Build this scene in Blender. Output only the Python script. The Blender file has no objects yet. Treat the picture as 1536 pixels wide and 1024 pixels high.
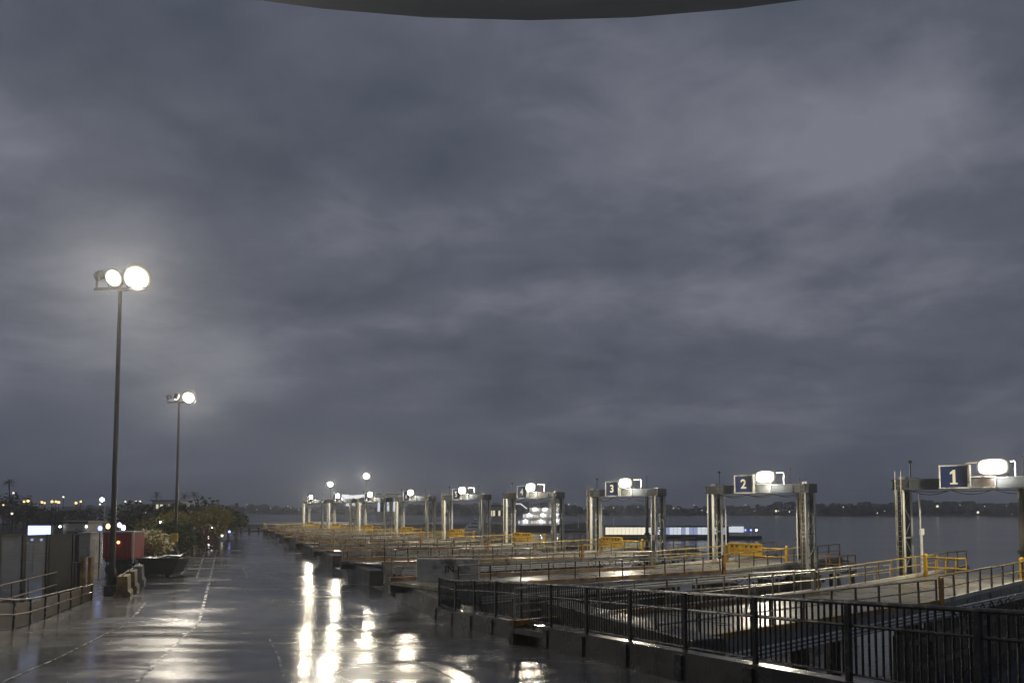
import bpy, bmesh, math, random
from mathutils import Vector, Matrix
random.seed(7)
SC = bpy.context.scene
COL = SC.collection
PI = math.pi
R_ = math.radians

# ------------------------------------------------------------------ camera model
F = 1150.0 / 1536.0            # focal length in frame widths
PITCH = R_(3.2)
EYE = Vector((0.0, 0.0, 4.84))
HP = 699.0                     # row of the optical axis in the 1536x1024 photo

def ray(px, py):
    v = Vector(((px - 768) / 1150.0, 1.0, -(py - HP) / 1150.0))
    c, s = math.cos(PITCH), math.sin(PITCH)
    return Vector((v.x, v.y * c - v.z * s, v.y * s + v.z * c))

def at(px, py, Y):             # a point at depth Y
    d = ray(px, py)
    return EYE + d * (Y / d.y)

def gnd(px, py, z=0.0):        # a point on the level z
    d = ray(px, py)
    return EYE + d * ((z - EYE.z) / d.z)

WATER = -2.7

# ------------------------------------------------------------------ mesh builder
class MB:
    def __init__(s):
        s.v, s.f = [], []
    def add(s, vs, fs):
        n = len(s.v)
        s.v += [tuple(p) for p in vs]
        s.f += [tuple(i + n for i in q) for q in fs]
        return s
    def box(s, c, size, rz=0.0, ex=None, ey=None):
        c = Vector(c)
        ex = Vector(ex) if ex is not None else Vector((math.cos(rz), math.sin(rz), 0))
        ey = Vector(ey) if ey is not None else Vector((-math.sin(rz), math.cos(rz), 0))
        ez = ex.cross(ey)
        a, b, h = size[0] / 2, size[1] / 2, size[2] / 2
        vs = [c + ex * (i * a) + ey * (j * b) + ez * (k * h) for k in (-1, 1) for (i, j) in ((-1, -1), (1, -1), (1, 1), (-1, 1))]
        return s.add(vs, [(3, 2, 1, 0), (4, 5, 6, 7), (0, 1, 5, 4), (1, 2, 6, 5), (2, 3, 7, 6), (3, 0, 4, 7)])
    def bar(s, p, q, w, h=None, up=(0, 0, 1)):
        p, q = Vector(p), Vector(q)
        h = w if h is None else h
        d = q - p
        L = d.length
        if L < 1e-6: return s
        d.normalize()
        up = Vector(up)
        if abs(d.dot(up)) > .98: up = Vector((0, 1, 0)) if abs(d.y) < .9 else Vector((1, 0, 0))
        x = d.cross(up).normalized()
        z = x.cross(d).normalized()
        vs = [t + x * (i * w / 2) + z * (j * h / 2) for t in (p, q) for (i, j) in ((-1, -1), (1, -1), (1, 1), (-1, 1))]
        return s.add(vs, [(0, 1, 2, 3), (7, 6, 5, 4), (0, 4, 5, 1), (1, 5, 6, 2), (2, 6, 7, 3), (3, 7, 4, 0)])
    def tube(s, p, q, r0, r1=None, n=10):
        p, q = Vector(p), Vector(q)
        r1 = r0 if r1 is None else r1
        d = (q - p).normalized()
        up = Vector((0, 0, 1)) if abs(d.z) < .95 else Vector((1, 0, 0))
        x = d.cross(up).normalized(); y = d.cross(x).normalized()
        vs = []
        for t, r in ((p, r0), (q, r1)):
            for k in range(n):
                a = 2 * PI * k / n
                vs.append(t + x * (r * math.cos(a)) + y * (r * math.sin(a)))
        fs = [(k, (k + 1) % n, n + (k + 1) % n, n + k) for k in range(n)]
        fs += [tuple(range(n - 1, -1, -1)), tuple(range(n, 2 * n))]
        return s.add(vs, fs)
    def ball(s, c, r, nu=12, nv=8, sc=(1, 1, 1), jit=0.0, rng=random):
        c = Vector(c)
        vs = [c + Vector((0, 0, r * sc[2]))]
        for j in range(1, nv):
            t = PI * j / nv
            for i in range(nu):
                a = 2 * PI * i / nu
                k = r * (1 + (rng.random() - .5) * jit)
                vs.append(c + Vector((k * sc[0] * math.sin(t) * math.cos(a), k * sc[1] * math.sin(t) * math.sin(a), k * sc[2] * math.cos(t))))
        vs.append(c - Vector((0, 0, r * sc[2])))
        fs = [(0, 1 + i, 1 + (i + 1) % nu) for i in range(nu)]
        for j in range(nv - 2):
            for i in range(nu):
                a = 1 + j * nu + i; b = 1 + j * nu + (i + 1) % nu
                fs.append((a, a + nu, b + nu, b))
        o = 1 + (nv - 2) * nu
        fs += [(o + i, len(vs) - 1, o + (i + 1) % nu) for i in range(nu)]
        return s.add(vs, fs)
    def prism(s, pts, axis_vec):           # closed outline pts swept by axis_vec
        n = len(pts); a = Vector(axis_vec)
        vs = [Vector(p) for p in pts] + [Vector(p) + a for p in pts]
        fs = [tuple(range(n - 1, -1, -1)), tuple(range(n, 2 * n))] + [(k, (k + 1) % n, n + (k + 1) % n, n + k) for k in range(n)]
        return s.add(vs, fs)
    def quad(s, a, b, c, d):
        return s.add([a, b, c, d], [(0, 1, 2, 3)])
    def build(s, name, mat, parent=None, smooth=False, bevel=0.0, fix=True):
        me = bpy.data.meshes.new(name)
        me.from_pydata(s.v, [], s.f)
        if fix:
            bm = bmesh.new(); bm.from_mesh(me)
            bmesh.ops.recalc_face_normals(bm, faces=bm.faces)
            bm.to_mesh(me); bm.free()
        me.materials.append(mat)
        if smooth:
            for p in me.polygons: p.use_smooth = True
        me.update()
        o = bpy.data.objects.new(name, me)
        COL.objects.link(o)
        if parent is not None:
            o.parent = parent
            o.matrix_parent_inverse = world_of(parent).inverted()
        if bevel:
            b = o.modifiers.new('Bevel', 'BEVEL'); b.width = bevel; b.segments = 2; b.limit_method = 'ANGLE'
        return o

def world_of(o):
    m = Matrix.LocRotScale(o.location, o.rotation_euler, o.scale)
    if o.parent is not None:
        m = world_of(o.parent) @ o.matrix_parent_inverse @ m
    return m

def tag(o, label=None, cat=None, group=None, kind=None):
    if label: o['label'] = label
    if cat: o['category'] = cat
    if group: o['group'] = group
    if kind: o['kind'] = kind
    return o

def thing(name, label, cat, loc=(0, 0, 0), group=None):
    o = bpy.data.objects.new(name, None)
    o.empty_display_size = .3
    COL.objects.link(o)
    o.location = loc
    return tag(o, label, cat, group)

# ------------------------------------------------------------------ materials
def mat(name, col, rough=.5, metal=0.0, vary=.25, scale=3.0, bump=0.0, bscale=20.0, rust=None, rust_amt=.0, coat=0.0, rvar=.15, stretch=(1, 1, 1), rust_scale=None):
    m = bpy.data.materials.new(name); m.use_nodes = True
    nt = m.node_tree; N = nt.nodes; L = nt.links
    b = N['Principled BSDF']
    tc = N.new('ShaderNodeTexCoord'); mp = N.new('ShaderNodeMapping')
    mp.inputs['Scale'].default_value = stretch
    L.new(tc.outputs['Object'], mp.inputs[0])
    n1 = N.new('ShaderNodeTexNoise'); n1.inputs['Scale'].default_value = scale; n1.inputs['Detail'].default_value = 6; n1.inputs['Roughness'].default_value = .65
    L.new(mp.outputs[0], n1.inputs['Vector'])
    r = N.new('ShaderNodeValToRGB')
    c = Vector(col[:3])
    lo, hi = c * (1 - vary), c * (1 + vary)
    r.color_ramp.elements[0].position = .3; r.color_ramp.elements[1].position = .72
    r.color_ramp.elements[0].color = (*lo, 1); r.color_ramp.elements[1].color = (*hi, 1)
    L.new(n1.outputs['Fac'], r.inputs['Fac'])
    out = r.outputs['Color']
    if rust is not None:
        n2 = N.new('ShaderNodeTexNoise'); n2.inputs['Scale'].default_value = rust_scale or scale * .7; n2.inputs['Detail'].default_value = 8; n2.inputs['Roughness'].default_value = .7
        L.new(mp.outputs[0], n2.inputs['Vector'])
        r2 = N.new('ShaderNodeValToRGB')
        r2.color_ramp.elements[0].position = max(0, .62 - rust_amt * .4); r2.color_ramp.elements[1].position = min(1, .74 - rust_amt * .3)
        L.new(n2.outputs['Fac'], r2.inputs['Fac'])
        mx = N.new('ShaderNodeMixRGB'); L.new(r2.outputs['Color'], mx.inputs['Fac']); L.new(out, mx.inputs[1])
        mx.inputs[2].default_value = (*rust, 1)
        out = mx.outputs[0]
    L.new(out, b.inputs['Base Color'])
    mr = N.new('ShaderNodeMapRange'); L.new(n1.outputs['Fac'], mr.inputs['Value'])
    mr.inputs['From Min'].default_value = .3; mr.inputs['From Max'].default_value = .7
    mr.inputs['To Min'].default_value = max(.02, rough - rvar); mr.inputs['To Max'].default_value = min(1, rough + rvar)
    L.new(mr.outputs[0], b.inputs['Roughness'])
    b.inputs['Metallic'].default_value = metal
    if coat: b.inputs['Coat Weight'].default_value = coat; b.inputs['Coat Roughness'].default_value = .12
    if bump:
        n3 = N.new('ShaderNodeTexNoise'); n3.inputs['Scale'].default_value = bscale; n3.inputs['Detail'].default_value = 4
        L.new(mp.outputs[0], n3.inputs['Vector'])
        bp = N.new('ShaderNodeBump'); bp.inputs['Strength'].default_value = bump; bp.inputs['Distance'].default_value = .02
        L.new(n3.outputs['Fac'], bp.inputs['Height']); L.new(bp.outputs[0], b.inputs['Normal'])
    return m

def emit(name, col, strength):
    m = bpy.data.materials.new(name); m.use_nodes = True
    b = m.node_tree.nodes['Principled BSDF']
    b.inputs['Base Color'].default_value = (.6, .6, .6, 1)
    b.inputs['Emission Color'].default_value = (*col, 1)
    b.inputs['Emission Strength'].default_value = strength
    return m

def bloom_glass(name, col, strength, power=6.0):
    m = bpy.data.materials.new(name); m.use_nodes = True
    nt = m.node_tree; b = nt.nodes['Principled BSDF']
    b.inputs['Base Color'].default_value = (.004, .004, .004, 1); b.inputs['Roughness'].default_value = .3; b.inputs['Specular IOR Level'].default_value = .1
    b.inputs['Emission Color'].default_value = (*col, 1)
    at_ = nt.nodes.new('ShaderNodeAttribute'); at_.attribute_name = 'core'
    pw = nt.nodes.new('ShaderNodeMath'); pw.operation = 'POWER'; pw.inputs[1].default_value = power
    mu = nt.nodes.new('ShaderNodeMath'); mu.operation = 'MULTIPLY_ADD'; mu.inputs[1].default_value = strength; mu.inputs[2].default_value = .085  # painted bloom: emission fades outward, rim kept near sky brightness
    nt.links.new(at_.outputs['Fac'], pw.inputs[0]); nt.links.new(pw.outputs[0], mu.inputs[0])
    nt.links.new(mu.outputs[0], b.inputs['Emission Strength'])
    return m

def lens_mesh(name, m, parent, c, sx, ax, up, hw, hd, hh, sq=1.0):
    """ellipsoid glass, half sizes hw x hd x hh along sx, ax (its optical axis), up; stores how near each vertex is to the axis"""
    nu, nv = 28, 14
    vs, core = [], []
    def put(t, a):
        r = math.sin(t)
        x, z = r * math.cos(a), r * math.sin(a)
        x2 = math.copysign(abs(x) ** sq, x); z2 = math.copysign(abs(z) ** sq, z)
        vs.append(tuple(c + sx * (x2 * hw) + up * (z2 * hh) + ax * (math.cos(t) * hd)))
        core.append(1.0 - min(1.0, r))
    put(0, 0)
    for j in range(1, nv):
        for i in range(nu): put(PI * j / nv, 2 * PI * i / nu)
    put(PI, 0)
    fs = [(0, 1 + i, 1 + (i + 1) % nu) for i in range(nu)]
    for j in range(nv - 2):
        for i in range(nu):
            a_ = 1 + j * nu + i; b_ = 1 + j * nu + (i + 1) % nu
            fs.append((a_, a_ + nu, b_ + nu, b_))
    o_ = 1 + (nv - 2) * nu
    fs += [(o_ + i, len(vs) - 1, o_ + (i + 1) % nu) for i in range(nu)]
    o = MB().add(vs, fs).build(name, m, parent, smooth=True)
    at_ = o.data.attributes.new('core', 'FLOAT', 'POINT')
    at_.data.foreach_set('value', core)
    return o

def lamp_light(parent, p, watts, col, r=.14, aim=None):
    l = bpy.data.lights.new('lamp_light', 'SPOT' if aim is not None else 'POINT'); l.energy = watts; l.color = col; l.shadow_soft_size = r
    o = bpy.data.objects.new('lamp_light', l); COL.objects.link(o)
    o.parent = parent; o.matrix_parent_inverse = world_of(parent).inverted()
    o.location = p
    if aim is not None:
        l.spot_size = R_(156); l.spot_blend = .45
        o.rotation_euler = Vector(aim).to_track_quat('-Z', 'Y').to_euler()
    return o

M = {}
M['galv'] = mat('galvanised_steel', (.58, .59, .58), .5, .1, .22, 1.6, rust=(.13, .06, .03), rust_amt=.08, stretch=(1, 1, .35))
M['web'] = mat('grey_steel_web', (.10, .11, .118), .5, .2, .3, 1.2, rust=(.07, .035, .02), rust_amt=.2, stretch=(1, 1, .3))
M['rail'] = mat('wet_rail_steel', (.38, .36, .29), .36, .15, .3, 2.0, rust=(.15, .07, .03), rust_amt=.35)
M['brownpost'] = mat('rusty_brown_post', (.075, .045, .025), .45, .1, .4, 3.0)
M['yellow'] = mat('yellow_paint', (.5, .31, .02), .4, 0, .2, 2.0, rust=(.16, .06, .02), rust_amt=.16)
M['yelrust'] = mat('rusty_orange_kerb', (.42, .24, .05), .5, 0, .4, 1.3, rust=(.13, .065, .025), rust_amt=.5)
M['hinge'] = mat('orange_hinge_paint', (.42, .2, .03), .45, 0, .3, 2.0, rust=(.12, .05, .02), rust_amt=.3)
M['white'] = mat('white_paint', (.7, .7, .66), .4, 0, .1, 2.0, rust=(.2, .13, .08), rust_amt=.05)
M['kerbwhite'] = mat('pale_worn_kerb', (.5, .48, .41), .4, 0, .25, 1.2, rust=(.16, .1, .06), rust_amt=.25)
M['navy'] = mat('navy_sign_face', (.011, .021, .07), .8, 0, .2, 3.0)
M['navy'].node_tree.nodes['Principled BSDF'].inputs['Specular IOR Level'].default_value = .04
M['concrete'] = mat('wet_concrete', (.17, .165, .15), .5, 0, .35, .9, bump=.3, bscale=14, rust=(.06, .055, .045), rust_amt=.3)
M['paleconc'] = mat('grey_concrete_slab', (.46, .45, .41), .5, 0, .3, 1.1, bump=.3, bscale=12, rust=(.12, .11, .09), rust_amt=.35)
M['darkconc'] = mat('dark_wet_concrete', (.075, .072, .066), .35, 0, .4, .8, bump=.4, bscale=9, rust=(.025, .024, .02), rust_amt=.35)
M['kerbwall'] = mat('black_wet_concrete', (.04, .038, .034), .3, 0, .4, .8, bump=.4, bscale=9, rust=(.015, .015, .013), rust_amt=.35)
M['fence'] = mat('dark_fence_steel', (.05, .048, .045), .24, .35, .35, 4.0)
M['rampdeck'] = mat('wet_ramp_plate', (.2, .185, .15), .34, .1, .35, .55, bump=.25, bscale=7, rust=(.06, .045, .03), rust_amt=.35)
M['girder'] = mat('grey_girder', (.22, .23, .225), .45, .2, .3, .7, rust=(.07, .045, .03), rust_amt=.3)
M['pole'] = mat('dark_lamp_pole', (.028, .027, .026), .35, .3, .3, 1.5, stretch=(1, 1, .2))
M['housing'] = mat('grey_lamp_housing', (.14, .14, .14), .45, .3, .2, 4)
M['pile'] = mat('wet_timber_pile', (.05, .045, .038), .45, 0, .5, 1.6, bump=.5, bscale=8, stretch=(1, 1, .2))
M['greypile'] = mat('grey_blue_pile_sleeve', (.22, .25, .3), .4, 0, .35, 1.2, rust=(.06, .06, .05), rust_amt=.4)
M['black'] = mat('black_rubber', (.012, .012, .013), .45, 0, .3, 5)
M['red'] = mat('red_painted_panel', (.32, .012, .012), .38, 0, .2, 1.6, rust=(.12, .02, .015), rust_amt=.15)
M['canopy'] = mat('grey_canopy_soffit', (.055, .085, .135), .6, 0, .06, .6)
M['canopy'].node_tree.nodes['Principled BSDF'].inputs['Specular IOR Level'].default_value = .03
M['canopyrim'] = mat('dark_canopy_rim', (.06, .085, .13), .5, 0, .1, 1.0)
M['leaf_dark'] = mat('dark_leaves', (.018, .028, .012), .5, 0, .5, 2.5)
M['leaf_green'] = mat('green_leaves', (.05, .07, .018), .45, 0, .5, 3.0)
M['leaf_yellow'] = mat('yellow_green_leaves', (.2, .17, .03), .4, 0, .55, 3.0)
M['leaf_rust'] = mat('brown_red_leaves', (.09, .035, .018), .45, 0, .6, 3.0)
M['lit_petal'] = mat('cream_blossom_lit_flecks', (.66, .58, .38), .45, 0, .4, 4.0)
M['bark'] = mat('bark', (.05, .04, .03), .8, 0, .4, 4.0)
M['tanpanel'] = mat('brown_board_panel', (.11, .085, .065), .45, 0, .4, .9, stretch=(1, 1, .4))
M['hull'] = mat('white_hull', (.7, .72, .75), .35, 0, .08, .6)
M['hulldark'] = mat('dark_hull', (.03, .035, .05), .4, 0, .2, .5)
M['wood_far'] = mat('far_woodland', (.022, .026, .022), .8, 0, .5, .02)
M['bank'] = mat('far_bank', (.03, .032, .026), .8, 0, .4, .02)
M['wall_far'] = mat('pale_building_wall', (.36, .36, .35), .6, 0, .15, .2)
M['roof_far'] = mat('dark_roof', (.05, .05, .055), .5, 0, .2, .3)
M['wall_grey'] = mat('grey_cabinet', (.32, .31, .29), .45, 0, .2, 1.2, rust=(.12, .1, .08), rust_amt=.2)
M['darkpanel'] = mat('dark_gate_panel', (.028, .03, .03), .4, .1, .35, 1.2)
M['frame'] = mat('dark_screen_frame', (.03, .03, .032), .4, .2, .2, 3)
M['screen'] = mat('milky_screen_pane', (.14, .15, .165), .22, 0, .3, .45, rvar=.1, stretch=(1, 1, .35))
M['lamp'] = bloom_glass('floodlight_glow', (1.0, .95, .84), 300, 4.0)
M['lamp_post'] = bloom_glass('mast_floodlight_glow', (1.0, .94, .80), 300, 4.0)
M['lamp_far'] = bloom_glass('far_mast_glow', (1.0, .96, .86), 420, 6.0)
M['lamp_off'] = mat('unlit_lens', (.06, .062, .065), .15, 0, .05, 4)
M['led'] = emit('blue_white_screen', (.42, .56, 1.0), 2.2)
M['ledblue'] = emit('blue_led', (.25, .32, 1.0), 3)
M['violet'] = emit('violet_bulb', (.6, .45, 1.0), 3)
M['warm'] = emit('warm_bulb', (1.0, .62, .25), 3)
M['warmwin'] = emit('warm_window', (1.0, .86, .55), .75)
M['boatwin'] = emit('boat_window_yellow', (1.0, .92, .68), .95)
M['boatblue'] = emit('boat_window_blue', (.5, .58, 1.0), .45)
M['coldwin'] = emit('cold_window', (.85, .92, 1.0), .7)
M['coldbulb'] = emit('cold_bulb', (.9, .95, 1.0), 8)
M['shorelight'] = emit('shore_bulb', (1.0, .88, .66), 1.6)
M['shorewarm'] = emit('shore_warm_bulb', (1.0, .62, .2), 2.2)
M['roofglow'] = emit('lamplit_roof_emission', (.95, .96, 1.0), .9)  # emission stands in for lamplight on the white roof and awnings
M['dullrail'] = mat('dull_brown_rail', (.15, .125, .095), .4, .1, .3, 2.0, rust=(.07, .04, .02), rust_amt=.4)
M['yelrail'] = mat('worn_yellow_rail', (.42, .31, .07), .42, 0, .3, 2.0, rust=(.14, .07, .03), rust_amt=.3)
M['yelblock'] = mat('dirty_yellow_concrete', (.26, .17, .03), .5, 0, .4, 2.2, bump=.3, rust=(.07, .06, .045), rust_amt=.45)
M['signframe'] = mat('worn_sign_frame', (.42, .41, .37), .45, 0, .3, 2.5, rust=(.08, .06, .045), rust_amt=.3)
M['letter'] = mat('cream_digit_paint', (.55, .53, .43), .4, 0, .05, 4)
M['darkletter'] = mat('dark_stencil_paint', (.03, .03, .03), .5, 0, .1, 4)
M['line'] = mat('worn_white_line', (.16, .16, .15), .25, 0, .3, 1.5, rust=(.08, .08, .08), rust_amt=.04, rust_scale=.9)
M['seam'] = mat('dark_joint_sealant', (.012, .012, .012), .25, 0, .2, 2)

nt_ = M['screen'].node_tree; b_ = nt_.nodes['Principled BSDF']; out_ = nt_.nodes['Material Output']
tr_ = nt_.nodes.new('ShaderNodeBsdfTransparent'); mx_ = nt_.nodes.new('ShaderNodeMixShader'); mx_.inputs[0].default_value = .5
nt_.links.new(b_.outputs[0], mx_.inputs[1]); nt_.links.new(tr_.outputs[0], mx_.inputs[2]); nt_.links.new(mx_.outputs[0], out_.inputs['Surface'])
for k_, f_ in (('leaf_dark', .3), ('leaf_green', .45), ('leaf_yellow', .5), ('leaf_rust', .45), ('lit_petal', .5)):
    nt_ = M[k_].node_tree; b_ = nt_.nodes['Principled BSDF']; out_ = nt_.nodes['Material Output']
    tr_ = nt_.nodes.new('ShaderNodeBsdfTranslucent'); mx_ = nt_.nodes.new('ShaderNodeMixShader'); mx_.inputs[0].default_value = f_
    src_ = b_.inputs['Base Color'].links[0].from_socket
    nt_.links.new(src_, tr_.inputs['Color'])
    nt_.links.new(b_.outputs[0], mx_.inputs[1]); nt_.links.new(tr_.outputs[0], mx_.inputs[2]); nt_.links.new(mx_.outputs[0], out_.inputs['Surface'])

def deck_material():
    m = bpy.data.materials.new('wet_asphalt'); m.use_nodes = True
    nt = m.node_tree; N = nt.nodes; L = nt.links
    b = N['Principled BSDF']
    tc = N.new('ShaderNodeTexCoord')
    def noise(scale, det=5, rough=.6, stretch=(1, 1, 1), loc=(0, 0, 0)):
        mp = N.new('ShaderNodeMapping'); mp.inputs['Scale'].default_value = stretch; mp.inputs['Location'].default_value = loc
        L.new(tc.outputs['Object'], mp.inputs[0])
        n = N.new('ShaderNodeTexNoise'); n.inputs['Scale'].default_value = scale; n.inputs['Detail'].default_value = det; n.inputs['Roughness'].default_value = rough
        L.new(mp.outputs[0], n.inputs['Vector'])
        return n.outputs['Fac']
    def ramp(f, p0, p1, c0, c1):
        r = N.new('ShaderNodeMapRange'); r.interpolation_type = 'SMOOTHSTEP'
        L.new(f, r.inputs['Value'])
        for k, v in zip(('From Min', 'From Max', 'To Min', 'To Max'), (p0, p1, c0, c1)): r.inputs[k].default_value = v
        return r.outputs[0]
    fine = noise(14, 6, .7)
    mid = noise(.55, 5, .6, (1, 1.0, 1))
    pud = noise(.16, 5, .62, (1.0, .8, 1), (3, 7, 0))
    r = N.new('ShaderNodeValToRGB')
    r.color_ramp.elements[0].color = (.042, .043, .045, 1); r.color_ramp.elements[1].color = (.11, .109, .108, 1)
    r.color_ramp.elements[0].position = .3; r.color_ramp.elements[1].position = .7
    L.new(mid, r.inputs['Fac']); L.new(r.outputs[0], b.inputs['Base Color'])
    wet = ramp(pud, .42, .62, 0, 1)            # 1 = standing water
    band = noise(.5, 5, .65, (.35, 1.0, 1), (1, 2, 0))
    rr = ramp(band, .34, .66, .11, .33)
    mx = N.new('ShaderNodeMix'); mx.data_type = 'FLOAT'
    L.new(wet, mx.inputs[0]); L.new(rr, mx.inputs[2]); mx.inputs[3].default_value = .12
    L.new(mx.outputs[0], b.inputs['Roughness'])
    b.inputs['IOR'].default_value = 1.45
    b.inputs['Coat Weight'].default_value = .0
    # ripples and texture
    rip = noise(1.1, 3, .5, (.8, 1.6, 1))
    bp1 = N.new('ShaderNodeBump'); bp1.inputs['Strength'].default_value = .03; bp1.inputs['Distance'].default_value = .1
    L.new(rip, bp1.inputs['Height'])
    rp2 = noise(2.6, 3, .55, (.4, 2.0, 1), (5, 0, 0))
    bq = N.new('ShaderNodeBump'); bq.inputs['Strength'].default_value = .055; bq.inputs['Distance'].default_value = .03
    L.new(rp2, bq.inputs['Height']); L.new(bp1.outputs[0], bq.inputs['Normal'])
    ks = ramp(wet, 0, 1, .24, .06)
    bp2 = N.new('ShaderNodeBump'); bp2.inputs['Distance'].default_value = .012
    L.new(ks, bp2.inputs['Strength']); L.new(fine, bp2.inputs['Height']); L.new(bq.outputs[0], bp2.inputs['Normal'])
    L.new(bp2.outputs[0], b.inputs['Normal'])
    return m
M['deck'] = deck_material()

def water_material():
    m = bpy.data.materials.new('harbour_water'); m.use_nodes = True
    nt = m.node_tree; N = nt.nodes; L = nt.links
    b = N['Principled BSDF']
    b.inputs['Base Color'].default_value = (.009, .017, .034, 1)
    b.inputs['Roughness'].default_value = .12; b.inputs['IOR'].default_value = 1.33
    tc = N.new('ShaderNodeTexCoord')
    n1 = N.new('ShaderNodeTexNoise'); n1.inputs['Scale'].default_value = .9; n1.inputs['Detail'].default_value = 5; n1.inputs['Roughness'].default_value = .6
    n2 = N.new('ShaderNodeTexNoise'); n2.inputs['Scale'].default_value = .035; n2.inputs['Detail'].default_value = 3
    L.new(tc.outputs['Object'], n1.inputs['Vector']); L.new(tc.outputs['Object'], n2.inputs['Vector'])
    mr = N.new('ShaderNodeMapRange'); L.new(n2.outputs['Fac'], mr.inputs['Value'])
    mr.inputs['From Min'].default_value = .35; mr.inputs['From Max'].default_value = .65
    mr.inputs['To Min'].default_value = .3; mr.inputs['To Max'].default_value = .75
    bp = N.new('ShaderNodeBump'); bp.inputs['Distance'].default_value = .14
    L.new(mr.outputs[0], bp.inputs['Strength']); L.new(n1.outputs['Fac'], bp.inputs['Height']); L.new(bp.outputs[0], b.inputs['Normal'])
    return m
M['water'] = water_material()

# ------------------------------------------------------------------ setting
def quay_x(Y):
    return -3.0 + .417 * (33.5 - Y) if Y < 33.5 else -3.0 - .385 * (Y - 33.5)
def deck_z(Y):                     # the deck climbs towards the terminal behind the viewer
    t = max(0.0, 33.0 - Y)
    return .07 * t * min(1.0, t / 4.0)
def left_x(Y):
    return -95.0 if Y < 112 else (-95.0 + (Y - 112) / 18 * 33 if Y < 130 else -62.0)
YEND = 163.0

def build_setting():
    mb = MB()
    ys = [-14, -8, -2, 4, 8] + [10 + .5 * k for k in range(47)] + [ 36, 40, 48, 56, 64, 72, 80, 90, 100, 112, 121, 130, 140, 152, YEND]
    NX = 14
    rows = []
    for y in ys:
        a, b = left_x(y), quay_x(y)
        rows.append([(a + (b - a) * i / NX, y, deck_z(y)) for i in range(NX + 1)])
    vs = [p for r in rows for p in r]
    W = NX + 1
    fs = [(j * W + i, j * W + i + 1, (j + 1) * W + i + 1, (j + 1) * W + i) for j in range(len(ys) - 1) for i in range(NX)]
    mb.add(vs, fs)
    o = mb.build('quay_deck', M['deck'], fix=False); tag(o, kind='structure')
    # quay wall below the edges
    mb = MB()
    edge = [(quay_x(y), y, deck_z(y)) for y in ys] + [(left_x(y), y, deck_z(y)) for y in reversed(ys)]
    n = len(edge)
    for k in range(n - 1):
        p, q = edge[k], edge[k + 1]
        mb.quad((p[0], p[1], p[2] - .004), (q[0], q[1], q[2] - .004), (q[0], q[1], WATER - .8), (p[0], p[1], WATER - .8))
    o = mb.build('quay_wall_face', M['darkconc']); tag(o, kind='structure')
    mb = MB()
    mb.quad((-1480, -40, WATER), (1480, -40, WATER), (1480, 1880, WATER), (-1480, 1880, WATER))
    o = mb.build('harbour_water', M['water'], fix=False); tag(o, kind='structure')
    # haze
    mb = MB(); mb.box((0, 925, 21.7), (3040, 1990, 52.4))
    hm = bpy.data.materials.new('damp_air'); hm.use_nodes = True
    nt = hm.node_tree; nt.nodes.clear()
    out = nt.nodes.new('ShaderNodeOutputMaterial'); pv = nt.nodes.new('ShaderNodeVolumePrincipled')
    pv.inputs['Color'].default_value = (.86, .88, .92, 1); pv.inputs['Density'].default_value = HAZE
    pv.inputs['Density Attribute'].default_value = ''
    pv.inputs['Anisotropy'].default_value = .65
    nt.links.new(pv.outputs[0], out.inputs['Volume'])
    hm.cycles.homogeneous_volume = True
    o = mb.build('haze', hm); tag(o, kind='stuff')
HAZE = .0005

# far shore: bank, woods, lights
def shore_y(x):                     # distance of the far waterline, nearer on the right
    u = max(-1.0, min(1.0, x / 700.0))
    return 1010 - 230 * u + 18 * math.sin(x * .013) + 10 * math.sin(x * .041 + 1)

def build_shore():
    mb = MB()
    xs = list(range(-1450, 1451, 25))
    for a, b in zip(xs[:-1], xs[1:]):
        pa = [(a, shore_y(a), WATER - .3), (a, shore_y(a) + 6, WATER + 1.2), (a, shore_y(a) + 260, WATER + 9), (a, shore_y(a) + 420, WATER + 6)]
        pb = [(b, shore_y(b), WATER - .3), (b, shore_y(b) + 6, WATER + 1.2), (b, shore_y(b) + 260, WATER + 9), (b, shore_y(b) + 420, WATER + 6)]
        for k in range(3): mb.quad(pa[k], pb[k], pb[k + 1], pa[k + 1])
    o = mb.build('far_shore_terrain', M['bank']); tag(o, kind='structure')
    rng = random.Random(3)
    mb = MB()
    for k in range(2300):
        x = rng.uniform(-1440, 1440)
        d = rng.choice((12, 30, 60, 110, 170, 230)) + rng.uniform(-9, 14)
        y = shore_y(x) + d
        g = WATER + 1.2 + (d - 6) / 254 * 7.8
        h = rng.uniform(2.4, 5.0) * (1 + .35 * math.sin(x * .011 + 2) + .2 * math.sin(x * .037))
        w = h * rng.uniform(.8, 1.5)
        mb.ball((x, y, g + h * .75), h, 7, 5, (w / h, w / h, 1), .5, rng)
    o = mb.build('far_woods', M['wood_far']); tag(o, 'long dark tree line along the far shore', 'woods', kind='stuff')

def shore_light(px, py, col, r=1.0, label=None, grp='lights on the far shore', dist=None):
    xg = (px - 768) / 1150.0
    Y = dist or 900
    if dist is None:
        for _ in range(4): Y = shore_y(xg * Y) + 3
    p = at(px, py, Y)
    o0 = thing('shore_lamp', label or 'tiny lamp glowing among the dark trees of the far shore', 'lamp', (p.x, p.y, WATER), grp)
    MB().tube((p.x, p.y, WATER + .3), (p.x, p.y, p.z), .12, .09, 5).build('pole', M['pole'], o0)
    MB().ball(p, r * .5, 8, 6).build('bulb', col, o0, smooth=True)

# ------------------------------------------------------------------ berths
Y0 = 48.0
KX = Y0 / 1150.0
Dv = Vector((-198 * KX, .28 * Y0, 0))
Av = Vector((125 * KX, -138 * KX, 0))
Ah = Av.normalized()
Rh = Vector((-Ah.y, Ah.x, 0))          # away from the quay, along the ramps
AL = Av.length
L0 = Vector((587 * KX, Y0, 0))
ORD = ['1', '2', '3', '4', '5', '6', '7', '8', '9']

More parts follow.
